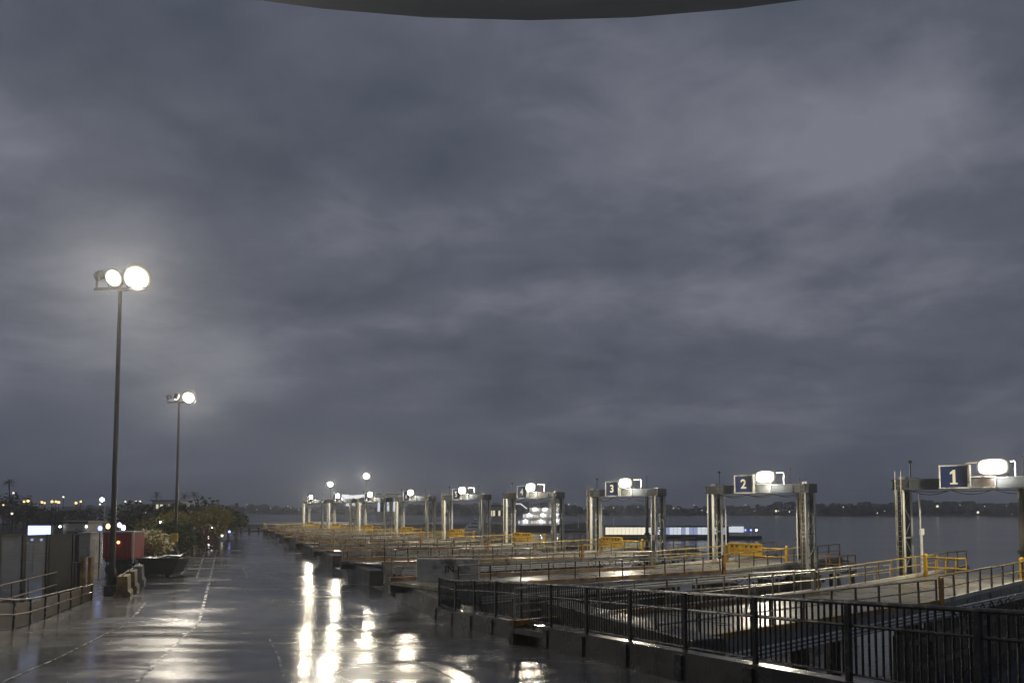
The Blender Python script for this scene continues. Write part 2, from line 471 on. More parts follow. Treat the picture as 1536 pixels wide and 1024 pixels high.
def digit(txt, size, mt, parent, c, ex, ez, out, name='digit', depth=.012):
    cu = bpy.data.curves.new(name, 'FONT'); cu.body = txt; cu.size = size; cu.align_x = 'CENTER'; cu.align_y = 'CENTER'; cu.extrude = depth; cu.offset = size * .016
    t = bpy.data.objects.new(name, cu); COL.objects.link(t)
    dg = bpy.context.evaluated_depsgraph_get()
    me = bpy.data.meshes.new_from_object(t.evaluated_get(dg))
    bpy.data.objects.remove(t); bpy.data.curves.remove(cu)
    mx = Matrix((ex, ez, out)).transposed().to_4x4(); mx.translation = c
    me.transform(mx); me.materials.clear(); me.materials.append(mt)
    o = bpy.data.objects.new(name, me); COL.objects.link(o)
    o.parent = parent; o.matrix_parent_inverse = world_of(parent).inverted()
    return o

BEAM_TOP = EYE.z + 44 * Y0 / 1150.0    # about 6.7 m
def gantry(i):
    L = L0 + Dv * i
    RR = L + Av
    lab = ['grey steel ramp gantry nearest the viewer, bearing the navy number 1 sign',
           'grey steel ramp gantry bearing the navy number 2 sign',
           'grey steel ramp gantry bearing the number 3 sign, in front of the long lit boat',
           'grey steel ramp gantry bearing the number 4 sign, in front of the white ferry',
           'fifth grey ramp gantry from the viewer, in front of the white yacht',
           'sixth grey ramp gantry from the viewer, under a round white floodlight',
           'seventh ramp gantry from the viewer, below the taller far lamp mast',
           'eighth ramp gantry from the viewer, in front of the glowing white roof',
           'farthest and smallest ramp gantry, last of the row'][i]
    g = thing('ramp_gantry', lab, 'gantry', L, 'numbered gantries over the ferry ramps')
    zt = BEAM_TOP; zb = zt - .64; z0 = .15
    W, Dp = .52, 1.4                    # tower size along the beam and along the ramp
    for c in (L, RR):
        mb = MB()                        # web plates facing the quay and the water
        for s in (-1, 1):
            mb.box((c + Rh * (s * (Dp / 2 - .03))) + Vector((0, 0, (z0 + zb) / 2)), (W - .1, .02, zb - z0), ex=Ah, ey=Rh)
        tw = mb.build('tower', M['web'], g)
        for sa in (-1, 1):
            for sr in (-1, 1):
                q = c + Ah * (sa * (W / 2 - .05)) + Rh * (sr * (Dp / 2 - .09))
                m2 = MB().box(q + Vector((0, 0, (z0 + zb) / 2)), (.035, .3, zb - z0 - .01), ex=Ah, ey=Rh)
                m2.box(q + Ah * (-sa * .05) + Rh * (sr * .085) + Vector((0, 0, (z0 + zb) / 2)), (.09, .028, zb - z0 - .014), ex=Ah, ey=Rh)
                m2.build('post', M['galv'], tw)
            m3 = MB(); n = 6; hh = (zb - z0) / n
            for k in range(n):
                za, zc = z0 + k * hh, z0 + (k + 1) * hh
                a = c + Ah * (sa * (W / 2 - .08)); e = Rh * (Dp / 2 - .2)
                s = 1 if k % 2 else -1
                m3.bar(a - e * s + Vector((0, 0, za + .03)), a + e * s + Vector((0, 0, zc - .03)), .035, .05)
                if k in (2, 5): m3.bar(a - e + Vector((0, 0, zc - .02)), a + e + Vector((0, 0, zc - .02)), .045, .1)
            m3.build('lattice', M['girder'], tw)
        MB().box(c + Vector((0, 0, .1 - 1.75)), (1.0, 1.7, 3.5), ex=Ah, ey=Rh).build('footing', M['darkconc'], g, bevel=.04)
    # cross beam
    a = L - Ah * .42; b = RR + Ah * .42
    mid = (a + b) / 2
    bm = MB().box(mid + Vector((0, 0, (zt + zb) / 2)), ((b - a).length, 1.3, zt - zb), ex=Ah, ey=Rh).build('cross_beam', M['web'], g, bevel=.025)
    for sz in (zt - .05, zb + .05):      # flanges proud of the face
        MB().box(mid - Rh * .68 + Vector((0, 0, sz)), ((b - a).length + .06, .05, .1), ex=Ah, ey=Rh).build('flange', M['web'], bm)
    m4 = MB()
    for t in (.02, .12, .86, .97): m4.box(a + (b - a) * t - Rh * .67 + Vector((0, 0, (zt + zb) / 2)), (.06, .03, .5), ex=Ah, ey=Rh)
    m4.build('stiffener', M['web'], bm)
    # whip aerial and sheave boxes on top
    for t, h in ((.05, .42), (.13, .3), (.94, .35)):
        MB().box(a + (b - a) * t + Vector((0, 0, zt + h * .22)), (.4, .5, h * .44), ex=Ah, ey=Rh).build('sheave_box', M['galv'], g, bevel=.03)
    q = a + (b - a) * .10
    m5 = MB().tube(q + Vector((0, 0, zt)), q + Vector((0, 0, zt + 1.05)), .035, .03, 6); m5.ball(q + Vector((0, 0, zt + 1.1)), .11, 8, 6)
    m5.build('aerial', M['pole'], g)
    q = b - (b - a) * .2
    MB().tube(q + Vector((0, 0, zt)), q + Vector((0, 0, zt + 1.2)), .03, .03, 6).build('aerial', M['pole'], g)
    rg = random.Random(70 + i)
    lt = (L, RR)[i % 2] - Rh * (Dp / 2 + .12)
    ld = MB()
    for s_ in (-.17, .17): ld.tube(lt + Ah * s_ + Vector((0, 0, .5)), lt + Ah * s_ + Vector((0, 0, zt + .5)), .022, n=6)
    for k in range(20): ld.tube(lt - Ah * .17 + Vector((0, 0, .7 + k * .31)), lt + Ah * .17 + Vector((0, 0, .7 + k * .31)), .016, n=5)
    ld.build('ladder', M['rail'], g)
    cd = MB()
    for c_, sg_ in ((L, 1), (RR, -1)):
        q0 = c_ - Rh * (Dp / 2 + .05) + Ah * (sg_ * rg.uniform(.12, .2))
        cd.tube(q0 + Vector((0, 0, .3)), q0 + Vector((0, 0, zb - .05)), .03, n=6)
    n_ = 18
    for off_, sag in ((-.2, rg.uniform(.15, .4)), (.25, rg.uniform(.05, .25))):
        pts = [L.lerp(RR, .06 + .88 * k / n_) + Rh * off_ + Vector((0, 0, zb - .06 - sag * (abs(math.sin(PI * k / n_ * 3))) )) for k in range(n_ + 1)]
        for p_, q_ in zip(pts[:-1], pts[1:]): cd.tube(p_, q_, .022, n=5)
    cd.build('cable', M['black'], g)
    for c_ in (L, RR):
        if rg.random() < .7: MB().box(c_ - Rh * (Dp / 2 + .09) + Ah * rg.uniform(-.1, .1) + Vector((0, 0, rg.uniform(1.6, 2.6))), (.34, .16, rg.uniform(.4, .7)), ex=Ah, ey=Rh).build('control_box', M['wall_grey'], g, bevel=.015)
    # number sign on the quay side of the beam
    fr = -Rh
    face = lambda t, z, d: a + (b - a) * t + fr * (.68 + d) + Vector((0, 0, z))
    sw, sh = 1.56, 1.36
    sz = zb + .02 + sh / 2
    ts = .425
    sg = MB().box(face(ts, sz, .22), (sw, .34, sh), ex=Ah, ey=Rh).build('number_sign', M['navy'], g)
    m6 = MB()
    for s in (-1, 1):
        m6.box(face(ts, sz + s * (sh / 2 - .02), .40), (sw + .04, .05, .07), ex=Ah, ey=Rh)
        m6.box(face(ts, sz, .40) + Ah * (s * (sw / 2 - .02)), (.07, .046, sh - .12), ex=Ah, ey=Rh)
    m6.box(face(ts, sz, .22) + Ah * (sw / 2 + .015), (.03, .36, sh), ex=Ah, ey=Rh)
    m6.build('frame', M['signframe'], sg)
    if i == 0:
        p1 = [(-.2, -.42), (.2, -.42), (.2, -.33), (.085, -.33), (.085, .42), (-.03, .42), (-.2, .27), (-.2, .16), (-.06, .22), (-.06, -.33), (-.2, -.33)]
        MB().prism([face(ts, sz - .02, .392) + Ah * u + Vector((0, 0, v)) for u, v in p1], fr * .015).build('digit', M['letter'], sg)
    else:
        digit(ORD[i], .98, M['letter'], sg, face(ts, sz - .02, .405), Ah, Vector((0, 0, 1)), fr)
    # floodlight and its tray
    tl = .685
    zl = zt + .52
    wl = 1.5
    OUT = 1.0
    fl = MB().box(face(tl, zl, OUT - .12), (1.2, .1, .5), ex=Ah, ey=Rh)
    for q_ in (-1, 1): fl.bar(face(tl, zt + .05, -.1) + Ah * (q_ * .4), face(tl, zl - .2, OUT - .14) + Ah * (q_ * .4), .07)
    fl = fl.build('floodlight', M['housing'], g)
    lens_mesh('lens', M['lamp'], fl, face(tl, zl, OUT), Ah, fr, Vector((0, 0, 1)), .84, .3, .5, .62)
    lamp_light(fl, face(tl, zl, OUT + .5), 2200, (1.0, .88, .64))
    tl = .575
    tray = MB().box(face(tl, zb + .33, .05), (wl, .06, .5), ex=Ah, ey=Rh).build('tray', M['girder'], g)
    m7 = MB()
    for dz in (.0, .62): m7.box(face(tl, zb + .05 + dz, .12), (wl + .1, .12, .07), ex=Ah, ey=Rh)
    for s in (-1, 1): m7.box(face(tl, zb + .36, .12) + Ah * (s * (wl / 2 + .02)), (.06, .1, .54), ex=Ah, ey=Rh)
    m7.build('frame', M['signframe'], tray)
    if i < 5:                            # tall backing frame behind the lamp
        m8 = MB(); tb = tl + .05
        m8.box(face(tb, zt + .86, -.2), (2.5, .07, .06), ex=Ah, ey=Rh)
        for s in (-1, 1): m8.box(face(tb, zt + .42, -.2) + Ah * (s * 1.25), (.06, .07, .84), ex=Ah, ey=Rh)
        m8.build('backing_frame', M['rail'], g)
    return L, RR

def ramp_axis(i):
    C = L0 + Dv * i + Av * .5
    lo, hi = 0.0, 60.0
    for _ in range(50):
        s = (lo + hi) / 2
        p = C - Rh * s
        if p.x > quay_x(p.y): lo = s
        else: hi = s
    return C, (lo + hi) / 2

RW = 5.5
def ramp(i):
    C, s0 = ramp_axis(i)
    zr, zk, ze = 1.15, .68, .86
    s_end = 7.5
    kn = (14.0, 9.5, 9.0)[min(i, 2)]
    lab = ['long wet vehicle ramp under the gantry numbered 1, nearest the viewer',
           'wet vehicle ramp under the gantry numbered 2',
           'wet vehicle ramp under the gantry numbered 3',
           'wet vehicle ramp under the gantry numbered 4',
           'vehicle ramp under the fifth gantry from the viewer',
           'vehicle ramp under the sixth gantry from the viewer',
           'vehicle ramp under the seventh gantry from the viewer',
           'vehicle ramp under the eighth gantry from the viewer',
           'vehicle ramp under the farthest gantry of the row'][i]
    r = thing('vehicle_ramp', lab, 'ramp', C - Rh * s0, 'vehicle ramps from the quay to the berths')
    P = lambda s, off, z: C + Rh * s + Ah * off + Vector((0, 0, z))
    def zz(s): return zr + (zk - zr) * (s + s0) / (s0 - kn) if s < -kn else zk + (ze - zk) * (s + kn) / (s_end + kn)
    segs = [(-s0 + .1, -kn - .06), (-kn + .06, s_end)]
    for k, (a, b) in enumerate(segs):
        za, zb_ = zz(a), zz(b)
        mb = MB()
        h = RW / 2 - .12
        mb.add([P(a, -h, za), P(a, h, za), P(b, h, zb_), P(b, -h, zb_), P(a, -h, za - .16), P(a, h, za - .16), P(b, h, zb_ - .16), P(b, -h, zb_ - .16)],
               [(0, 1, 2, 3), (7, 6, 5, 4), (0, 4, 5, 1), (1, 5, 6, 2), (2, 6, 7, 3), (3, 7, 4, 0)])
        dk = mb.build('approach_deck' if k == 0 else 'lifting_deck', M['rampdeck'], r)
        for off in (-1, 1):
            o = off * (RW / 2)
            up = MB().bar(P(a, o, za - .27), P(b, o, zb_ - .27), .2, .62)
            up.bar(P(a, o, za - .57), P(b, o, zb_ - .57), .34, .06)
            n = int((b - a) / 1.6)
            for q in range(1, n):
                s = a + (b - a) * q / n
                up.box(P(s, o + off * .115, zz(s) - .29), (.05, .06, .5), ex=Ah, ey=Rh)
            up.build('side_girder', M['girder'], r)
            MB().bar(P(a, o - off * .02, za + .13), P(b, o - off * .02, zb_ + .13), .2, .17).build('kerb', M['yelrust'] if k == 0 else M['kerbwhite'], r)
            # railing
            near = off > 0
            if k == 0: rm, pm, hr = M['rail'], (M['brownpost'] if near else M['rail']), (1.12 if near else 1.2)
            else: rm, pm, hr = M['yelrail'], (M['brownpost'] if near else M['yelrail']), 1.2
            n = max(4, int((b - a) / (1.9 if k == 0 else 1.75)))
            pts = [a + .15 + (b - a - .3) * q / n for q in range(n + 1)]
            tr = MB()
            for d0, d1 in zip(pts[:-1], pts[1:]):
                j = random.uniform(-.02, .02)
                tr.tube(P(d0, o, zz(d0) + hr + j), P(d1, o, zz(d1) + hr + j), .042, n=6)
            mid_ = MB().tube(P(pts[0], o, zz(pts[0]) + .2 + hr * .42), P(pts[-1], o, zz(pts[-1]) + .2 + hr * .42), .032, n=6)
            def post(s):
                lean = random.uniform(-.06, .06) if (k == 0 and near) else random.uniform(-.015, .015)
                return P(s, o, zz(s) + .2), P(s + lean, o + random.uniform(-.02, .02), zz(s) + hr - .02)
            if i < 4:
                rl = tr.build('railing', rm, r)
                mid_.build('mid_rail', rm, rl)
                for s in pts:
                    p, q = post(s)
                    MB().bar(p, q, .065, .075).build('post', pm, rl)
            else:
                for s in pts:
                    p, q = post(s); tr.bar(p, q, .07)
                tr.v += []; tr.add(mid_.v, mid_.f)
                tr.build('railing', rm, r)
        # cross girders
        cg = MB(); n = int((b - a) / 3)
        for q in range(1, n):
            s = a + (b - a) * q / n
            cg.bar(P(s, -RW / 2 + .12, zz(s) - .36), P(s, RW / 2 - .12, zz(s) - .36), .2, .36)
        cg.build('cross_girder', M['girder'], r)
    # service walkway along the far side of the approach
    wo = -(RW / 2 + .95)
    a, b = -s0 + 1.5, -1.6
    wk = MB().bar(P(a, wo, zz(a) - .28), P(b, wo, zz(b) - .28), 1.0, .14).build('walkway', M['girder'], r)
    wm = MB(); n = max(4, int((b - a) / 2.1))
    for h_, r_ in ((.42, .03), (.85, .038)): wm.tube(P(a, wo - .5, zz(a) - .2 + h_), P(b, wo - .5, zz(b) - .2 + h_), r_, n=6)
    for q in range(n + 1):
        s = a + (b - a) * q / n
        wm.bar(P(s, wo - .5, zz(s) - .25), P(s, wo - .5, zz(s) + .66), .055)
    wm.build('walkway_railing', M['rail'] if i < 2 else M['brownpost'], wk)
    pm_ = MB()
    for k in range(3): pm_.tube(P(a, RW / 2 + .2, zz(a) - .42 - .13 * k), P(b, RW / 2 + .2, zz(b) - .42 - .13 * k), .05, n=6)
    pm_.build('service_pipe', M['galv'], r)
    hs = MB()
    for k in range(7):                    # hoses looped under the lifting deck
        s = -kn + 1.0 + k * 1.3; u = RW / 2 + .26
        pts = [P(s + 1.3 * j / 6, u, zz(s) - .35 - .32 * math.sin(PI * j / 6)) for j in range(7)]
        for p_, q_ in zip(pts[:-1], pts[1:]): hs.tube(p_, q_, .035, n=6)
    hs.build('hose', M['black'], r)
    # hinge housing posts at the joint and hangers at the gantry
    for off in (-1, 1):
        o = off * (RW / 2 + .14)
        MB().box(P(-kn, o, zk + .45), (.12, .3, 1.5), ex=Ah, ey=Rh).build('hinge_post', M['hinge'] if off > 0 else M['rail'], r, bevel=.02)
        MB().tube(P(.1, o + off * .1, zk + .1), P(.1, o + off * .1, BEAM_TOP - .75), .05, n=8).build('hanger_rod', M['galv'], r)
    # flap at the seaward end
    MB().bar(P(s_end + .12, 0, ze - .06), P(s_end + 2.2, 0, ze - .3), RW - .5, .09).build('flap', M['rampdeck'], r)
    # concrete abutment the ramp lands on
    ec = P(-s0, 0, 0); yb = ec.y
    ed = Vector((quay_x(yb + 1) - quay_x(yb - 1), 2, 0)).normalized()
    ab = MB().box(Vector((ec.x, ec.y, deck_z(yb) * .5 + .47)) + Vector((ed.y, -ed.x, 0)) * (1.5 if i == 0 else .35), (RW + 3.2, .9, .98 + deck_z(yb)), ex=ed, ey=(-ed.y, ed.x, 0))
    al = ['concrete abutment at the foot of the nearest ramp, behind the dark fence',
          'second concrete abutment from the viewer, behind the wall stencilled IN',
          'third concrete abutment from the viewer along the wet quay edge',
          'fourth concrete abutment from the viewer along the wet quay edge',
          'fifth concrete abutment from the viewer along the wet quay edge',
          'sixth concrete abutment from the viewer along the wet quay edge',
          'seventh concrete abutment from the viewer along the wet quay edge',
          'eighth concrete abutment from the viewer along the wet quay edge',
          'farthest concrete abutment along the wet quay edge'][i]
    o = ab.build('concrete_abutment', M['darkconc'], bevel=.05)
    tag(o, al, 'abutment', 'concrete abutments along the quay edge')
    # piles below
    for s, offs in ((-kn - .8, (-1.6, 1.6)), (-(s0 + kn) / 2, (-1.6, 1.6))):
        for off in offs:
            c = P(s, off, 0)
            nm = 'near' if off > 0 else 'far'
            pl = MB().tube((c.x, c.y, WATER - .7), (c.x, c.y, zz(s) - .6), .32, .3, 12)
            po = pl.build('ramp_pile', M['pile'], smooth=False)
            tag(po, 'round dark pile under the ' + ['nearest ramp', 'second ramp', 'third ramp', 'fourth ramp', 'fifth ramp', 'sixth ramp', 'seventh ramp', 'eighth ramp', 'farthest ramp'][i], 'pile', 'piles under ramp %s' % ORD[i])
    return P, zz, s0

def fender_wall(i, P):
    t = thing('timber_fender', 'dark wall of close timber piles below the ' + ('nearest ramp', 'second ramp', 'third ramp', 'fourth ramp')[i], 'timber fender', P(-4, RW / 2 - .5, WATER), 'timber fender walls under the ramps')
    rng = random.Random(30 + i)
    a, b = (-17, 6.5) if i == 0 else (-14, 5)
    o = RW / 2 - .55
    n = int((b - a) / .62)
    for k in range(n):
        s = a + (b - a) * k / n
        c = P(s, o + rng.uniform(-.06, .06), 0)
        MB().tube((c.x, c.y, WATER - .6), (c.x + rng.uniform(-.05, .05), c.y, -.15 + rng.uniform(-.25, .1)), .24, .2, 9).build('pile', M['pile'], t)
    for z in (-.7, -1.8): MB().bar(P(a, o + .3, z), P(b, o + .3, z), .22, .26).build('waler', M['pile'], t)
    for k in range(4):
        c = P(a + (b - a) * (k + .5) / 4, o + .45, -1.2)
        MB().box(c, (.3, .12, 2.0), ex=Rh, ey=Ah).build('rubbing_board', M['brownpost'], t)

def gate(i, P, zz):
    # yellow gate across the lifting deck, just seaward of the towers
    s = -.6
    z = zz(s)
    lab = ['yellow two-rail gate without a panel on the nearest ramp',
           'yellow gate with a bright panel on the ramp under gantry 2',
           'yellow gate with a long panel on the ramp under gantry 3',
           'yellow gate with a panel on the ramp under gantry 4',
           'yellow gate with a panel on the ramp of the fifth gantry',
           'yellow gate with a panel on the ramp of the sixth gantry',
           'yellow gate with a panel on the ramp of the seventh gantry',
           'small yellow gate on the ramp of the eighth gantry',
           'tiny yellow gate on the ramp of the farthest gantry'][i]
    h = RW / 2 - .25
    g = thing('yellow_gate', lab, 'gate', P(s, 0, z), 'yellow gates across the ramps')
    for o in (-h, h):
        p = MB().box(P(s, o, z + .62), (.2, .22, 1.24), ex=Ah, ey=Rh).build('post', M['yellow'], g, bevel=.02)
        m = MB().ball(P(s, o, z + 1.26), .13, 10, 7); m.build('cap', M['yellow'], p, smooth=True)
    pw = 0 if i == 0 else (2.9 if i != 2 else 2.6)
    for dz in (.55, 1.15):
        MB().tube(P(s, -h, z + dz), P(s, -h + 2.2 if i == 0 else h, z + dz), .05, n=8).build('rail', M['yellow'], g)
    if i == 0:
        for k in range(1, 5): MB().bar(P(s, -h + .55 * k, z + .12), P(s, -h + .55 * k, z + 1.15), .05).build('upright', M['yellow'], g)
    if pw:
        pn = MB().box(P(s - .12, -h + .2 + pw / 2, z + 1.0), (pw, .1, .95), ex=Ah, ey=Rh).build('panel', M['yellow'], g, bevel=.02)
        m = MB()
        for dz in (-.42, 0.02, .42): m.box(P(s - .185, -h + .2 + pw / 2, z + 1.0 + dz), (pw - .06, .04, .07), ex=Ah, ey=Rh)
        for k in range(7): m.box(P(s - .18, -h + .35 + (pw - .3) * k / 6, z + 1.0), (.06, .03, .78), ex=Ah, ey=Rh)
        m.build('rib', M['yellow'], pn)
        m = MB()
        for k in range(6):
            if k != 2: m.box(P(s - .19, -h + .6 + (pw - .85) * k / 5, z + 1.25), (.2, .02, .16), ex=Ah, ey=Rh)
        m.build('slot', M['brownpost'], pn)

def platform(i):
    # service platform with rails beside the right-hand tower
    RR = L0 + Dv * i + Av
    c = RR + Ah * 1.5 + Rh * .8
    t = thing('service_platform', ['', 'orange railed platform beside the right tower of gantry 2', 'orange railed platform beside the right tower of gantry 3',
              'orange railed platform beside the right tower of gantry 4', 'orange railed platform beside the fifth gantry'][i], 'platform', c, 'railed platforms beside the gantries')
    Q = lambda a, b, z: c + Ah * a + Rh * b + Vector((0, 0, z))
    MB().box(Q(0, 0, .42), (2.0, 2.6, .16), ex=Ah, ey=Rh).build('deck', M['girder'], t)
    for a, b in ((-.8, -1.1), (.8, -1.1), (.8, 1.1), (-.8, 1.1)):
        MB().tube(Q(a, b, WATER - .6), Q(a, b, .34), .14, n=8).build('leg', M['pile'], t)
    pts = [(-.95, 1.25), (.95, 1.25), (.95, -1.25), (-.95, -1.25)]
    rl = MB()
    for dz in (1.0, 1.55):
        for p, q in zip(pts[:-1], pts[1:]): rl.bar(Q(*p, dz), Q(*q, dz), .05)
    ro = rl.build('railing', M['yelrust'], t)
    for p in pts + [(0, 1.25), (.95, 0), (0, -1.25)]:
        MB().bar(Q(*p, .5), Q(*p, 1.55), .06).build('post', M['yelrust'], ro)

def dark_pole(px, Y, ytop, label):
    p = at(px, ytop, Y)
    t = thing('mooring_pole', label, 'pole', (p.x, p.y, WATER), 'dark mooring poles behind the gantries')
    MB().tube((p.x, p.y, WATER - .7), p, .2, .16, 10).build('shaft', M['pile'], t)
    for k in range(3):
        z = WATER + 2.2 + k * 1.4
        if z < p.z - .4: MB().tube((p.x, p.y, z), (p.x, p.y, z + .22), .27, n=10).build('collar', M['black'], t)

# ------------------------------------------------------------------ right fence on its kerb wall
def fence_pt(t): return Vector((5.5 - .865 * t, 12.64 + 2.086 * t, 0))
def right_fence():
    ts = list(range(-5, 11))
    KH = .64
    pts = [fence_pt(t) for t in ts]
    dz = [deck_z(p.y) for p in pts]
    d = (pts[-1] - pts[0]).normalized(); nrm = Vector((d.y, -d.x, 0))
    mb = MB()
    for a, b, za, zb in zip(pts[:-1], pts[1:], dz[:-1], dz[1:]):
        w = nrm * .17
        vs = []
        for p, z in ((a, za), (b, zb)):
            vs += [p - w * 1.15 + Vector((0, 0, z - .3)), p + w * 1.15 + Vector((0, 0, z - .3)), p + w + Vector((0, 0, z + KH)), p - w + Vector((0, 0, z + KH))]
        mb.add(vs, [(0, 1, 2, 3), (7, 6, 5, 4), (0, 4, 5, 1), (1, 5, 6, 2), (2, 6, 7, 3), (3, 7, 4, 0)])
    w = mb.build('kerb_wall', M['kerbwall'])
    tag(w, 'low dark wet concrete wall carrying the railing along the quay edge', 'wall')
    f = thing('quay_railing', 'long black steel railing with upright bars on the low concrete wall', 'railing', pts[0])
    RT, RM = KH + 1.25, KH + .89
    up = lambda p, z: p + Vector((0, 0, z))
    for name, h, r in (('top_rail', RT, .04), ('mid_rail', RM, .03), ('bottom_rail', KH + .1, .022)):
        m = MB()
        for a, b, za, zb in zip(pts[:-1], pts[1:], dz[:-1], dz[1:]): m.tube(up(a, za + h), up(b, zb + h), r, n=8)
        m.build(name, M['fence'], f)
    for p, z in zip(pts, dz):
        MB().box(up(p - nrm * .02, z + (RT + .02) / 2 + .1), (.07, .1, RT - .22), ex=nrm, ey=d).build('post', M['fence'], f, bevel=.006)
        MB().box(up(p - nrm * .2, z + KH * .5), (.06, .26, KH - .1), ex=nrm, ey=d).build('base_plate', M['fence'], f, bevel=.006)
    for a, b, za, zb in zip(pts[:-1], pts[1:], dz[:-1], dz[1:]):
        m = MB(); n = 17
        for k in range(1, n):
            q = a.lerp(b, k / n); z = za + (zb - za) * k / n
            m.bar(up(q, z + KH + .1), up(q + d * random.uniform(-.008, .008), z + RT), .03, .03)
        m.build('bar_panel', M['fence'], f)

# ------------------------------------------------------------------ mast floodlights on the left
def flood_head(parent, c, facing, w, h, lens_mat, lit, mount_z):
    fx = Vector((facing[0], facing[1], 0)).normalized(); sx = Vector((-fx.y, fx.x, 0))
    tilt = fx * math.cos(R_(22)) - Vector((0, 0, 1)) * math.sin(R_(22))
    upv = sx.cross(tilt).normalized() * -1
    if upv.z < 0: upv = -upv
    fl = MB().box(c - tilt * .2, (w * (.7 if lit else 1), .3, h * (.7 if lit else 1)), ex=sx, ey=tilt).build('floodlight', M['pole'], parent, bevel=.04)
    if lit: lens_mesh('lens', lens_mat, fl, c, sx, tilt, upv, w * .64, (w + h) * .12, h * .64)
    if lit: lamp_light(fl, c + tilt * ((w + h) * .12 + .24), 6200 * w * h, (1.0, .90, .74), .2, tilt)
    else: MB().box(c, (w * .92, .05, h * .9), ex=sx, ey=tilt).build('lens', lens_mat, fl)
    m = MB()
    m.bar(Vector((c.x, c.y, mount_z)) - sx * (w * .42), Vector((c.x, c.y, mount_z)) + sx * (w * .42), .06)
    for s in (-1, 1): m.bar(Vector((c.x, c.y, mount_z)) + sx * (s * w * .4), c + sx * (s * w * .52) - tilt * .1, .05)
    m.build('yoke', M['pole'], fl)
    return fl

def lamp_mast(base, H, label, heads, arm=2.4, lens=None, r=(.17, .10), grp='tall floodlight masts on the quay', cab=None):
    x, y = base
    t = thing('lamp_mast', label, 'lamp mast', (x, y, 0), grp)
    MB().tube((x, y, .3), (x, y, H), r[0], r[1], 14).build('pole', M['pole'], t, smooth=False)
    MB().box((x, y, .3), (.62, .62, .6)).build('base', M['darkconc'], t, bevel=.05)
    MB().tube((x, y, .6), (x, y, 1.5), r[0] + .1, r[0] + .04, 14).build('base_sleeve', M['pole'], t)
    m = MB().bar((x - arm * .5, y, H + .05), (x + arm * .5, y, H + .05), .2, .16)
    m.build('crossarm', M['pole'], t)
    for dx, dz, w, h, face, lit in heads:
        flood_head(t, Vector((x + dx, y - .25, H + .15 + dz)), face, w, h, (lens or M['lamp_post']) if lit else M['lamp_off'], lit, H + .1)
    if cab:
        c = MB().box((x, y - .3, cab), (.62, .4, .8)).build('switch_box', M['yellow'], t, bevel=.02)
        MB().box((x, y - .515, cab), (.5, .03, .66)).build('door', M['yellow'], c)
    return t

# ------------------------------------------------------------------ foliage
def leaf_cloud(mb, centre, rad, n, size, rng, shape=(1, 1, 1)):
    c = Vector(centre)
    for _ in range(n):
        while True:
            v = Vector((rng.uniform(-1, 1), rng.uniform(-1, 1), rng.uniform(-1, 1)))
            if .2 < v.length < 1: break
        p = c + Vector((v.x * rad * shape[0], v.y * rad * shape[1], v.z * rad * shape[2]))
        a = Vector((rng.gauss(0, 1), rng.gauss(0, 1), rng.gauss(0, .6))).normalized()
        b = a.cross(Vector((rng.gauss(0, 1), rng.gauss(0, 1), rng.gauss(0, 1)))).normalized()
        s = size * rng.uniform(.6, 1.4)
        mb.add([p - a * s, p + b * s * .45, p + a * s, p - b * s * .45], [(0, 1, 2, 3)])

def tree(base, H, W, mt, label, grp, n=900, size=.3, seed=0, name='tree', trunk_h=.4):
    rng = random.Random(seed)
    t = thing(name, label, 'tree' if name != 'shrub' else 'shrub', base, grp)
    b = Vector(base)
    m = MB()
    top = b + Vector((rng.uniform(-.2, .2), rng.uniform(-.2, .2), H * trunk_h + .3))
    m.tube(b, top, H * .028 + .04, H * .018 + .02, 8)
    cl = MB()
    k = 9
    for q in range(k):
        a = rng.uniform(0, 2 * PI); rr = rng.uniform(.15, .85) * W * .5
        z = H * rng.uniform(trunk_h, .9)
        e = b + Vector((rr * math.cos(a), rr * math.sin(a), z))
        m.tube(top.lerp(b, rng.uniform(0, .3)), e, H * .012 + .015, .012, 6)
        leaf_cloud(cl, e, W * rng.uniform(.17, .32), n // k, size, rng, (1.1, 1.1, .8))
    m.build('trunk', M['bark'], t)
    cl.build('crown', mt, t, fix=False)
    return t

def palm(base, H, label, seed, grp, fr=1.7):
    rng = random.Random(seed)
    b = Vector(base)
    t = thing('palm_tree', label, 'palm tree', base, grp)
    m = MB(); pts = [b + Vector((.25 * math.sin(k * .5 + seed), 0, H * k / 6)) for k in range(7)]
    for p, q in zip(pts[:-1], pts[1:]): m.tube(p, q, .17, .15, 8)
    m.build('trunk', M['bark'], t)
    c = MB(); top = pts[-1]
    for k in range(26):
        a = 2 * PI * k / 26 + rng.uniform(-.1, .1); el = rng.uniform(-.5, 1.1)
        d = Vector((math.cos(a) * math.cos(el), math.sin(a) * math.cos(el), math.sin(el)))
        side = Vector((-math.sin(a), math.cos(a), 0))
        prev = top
        for j in range(1, 6):
            f = j / 5
            p = top + d * (fr * f) + Vector((0, 0, -.75 * f * f * fr * .6))
            w = .32 * math.sin(PI * min(.98, f * .85 + .1))
            for s in (-1, 1):
                for u in range(3):
                    q = prev.lerp(p, u / 3)
                    c.add([q, q + side * (s * w) - Vector((0, 0, w * .5)), q.lerp(p, .4)], [(0, 1, 2)])
            prev = p
    c.build('fronds', M['leaf_dark'], t, fix=False)

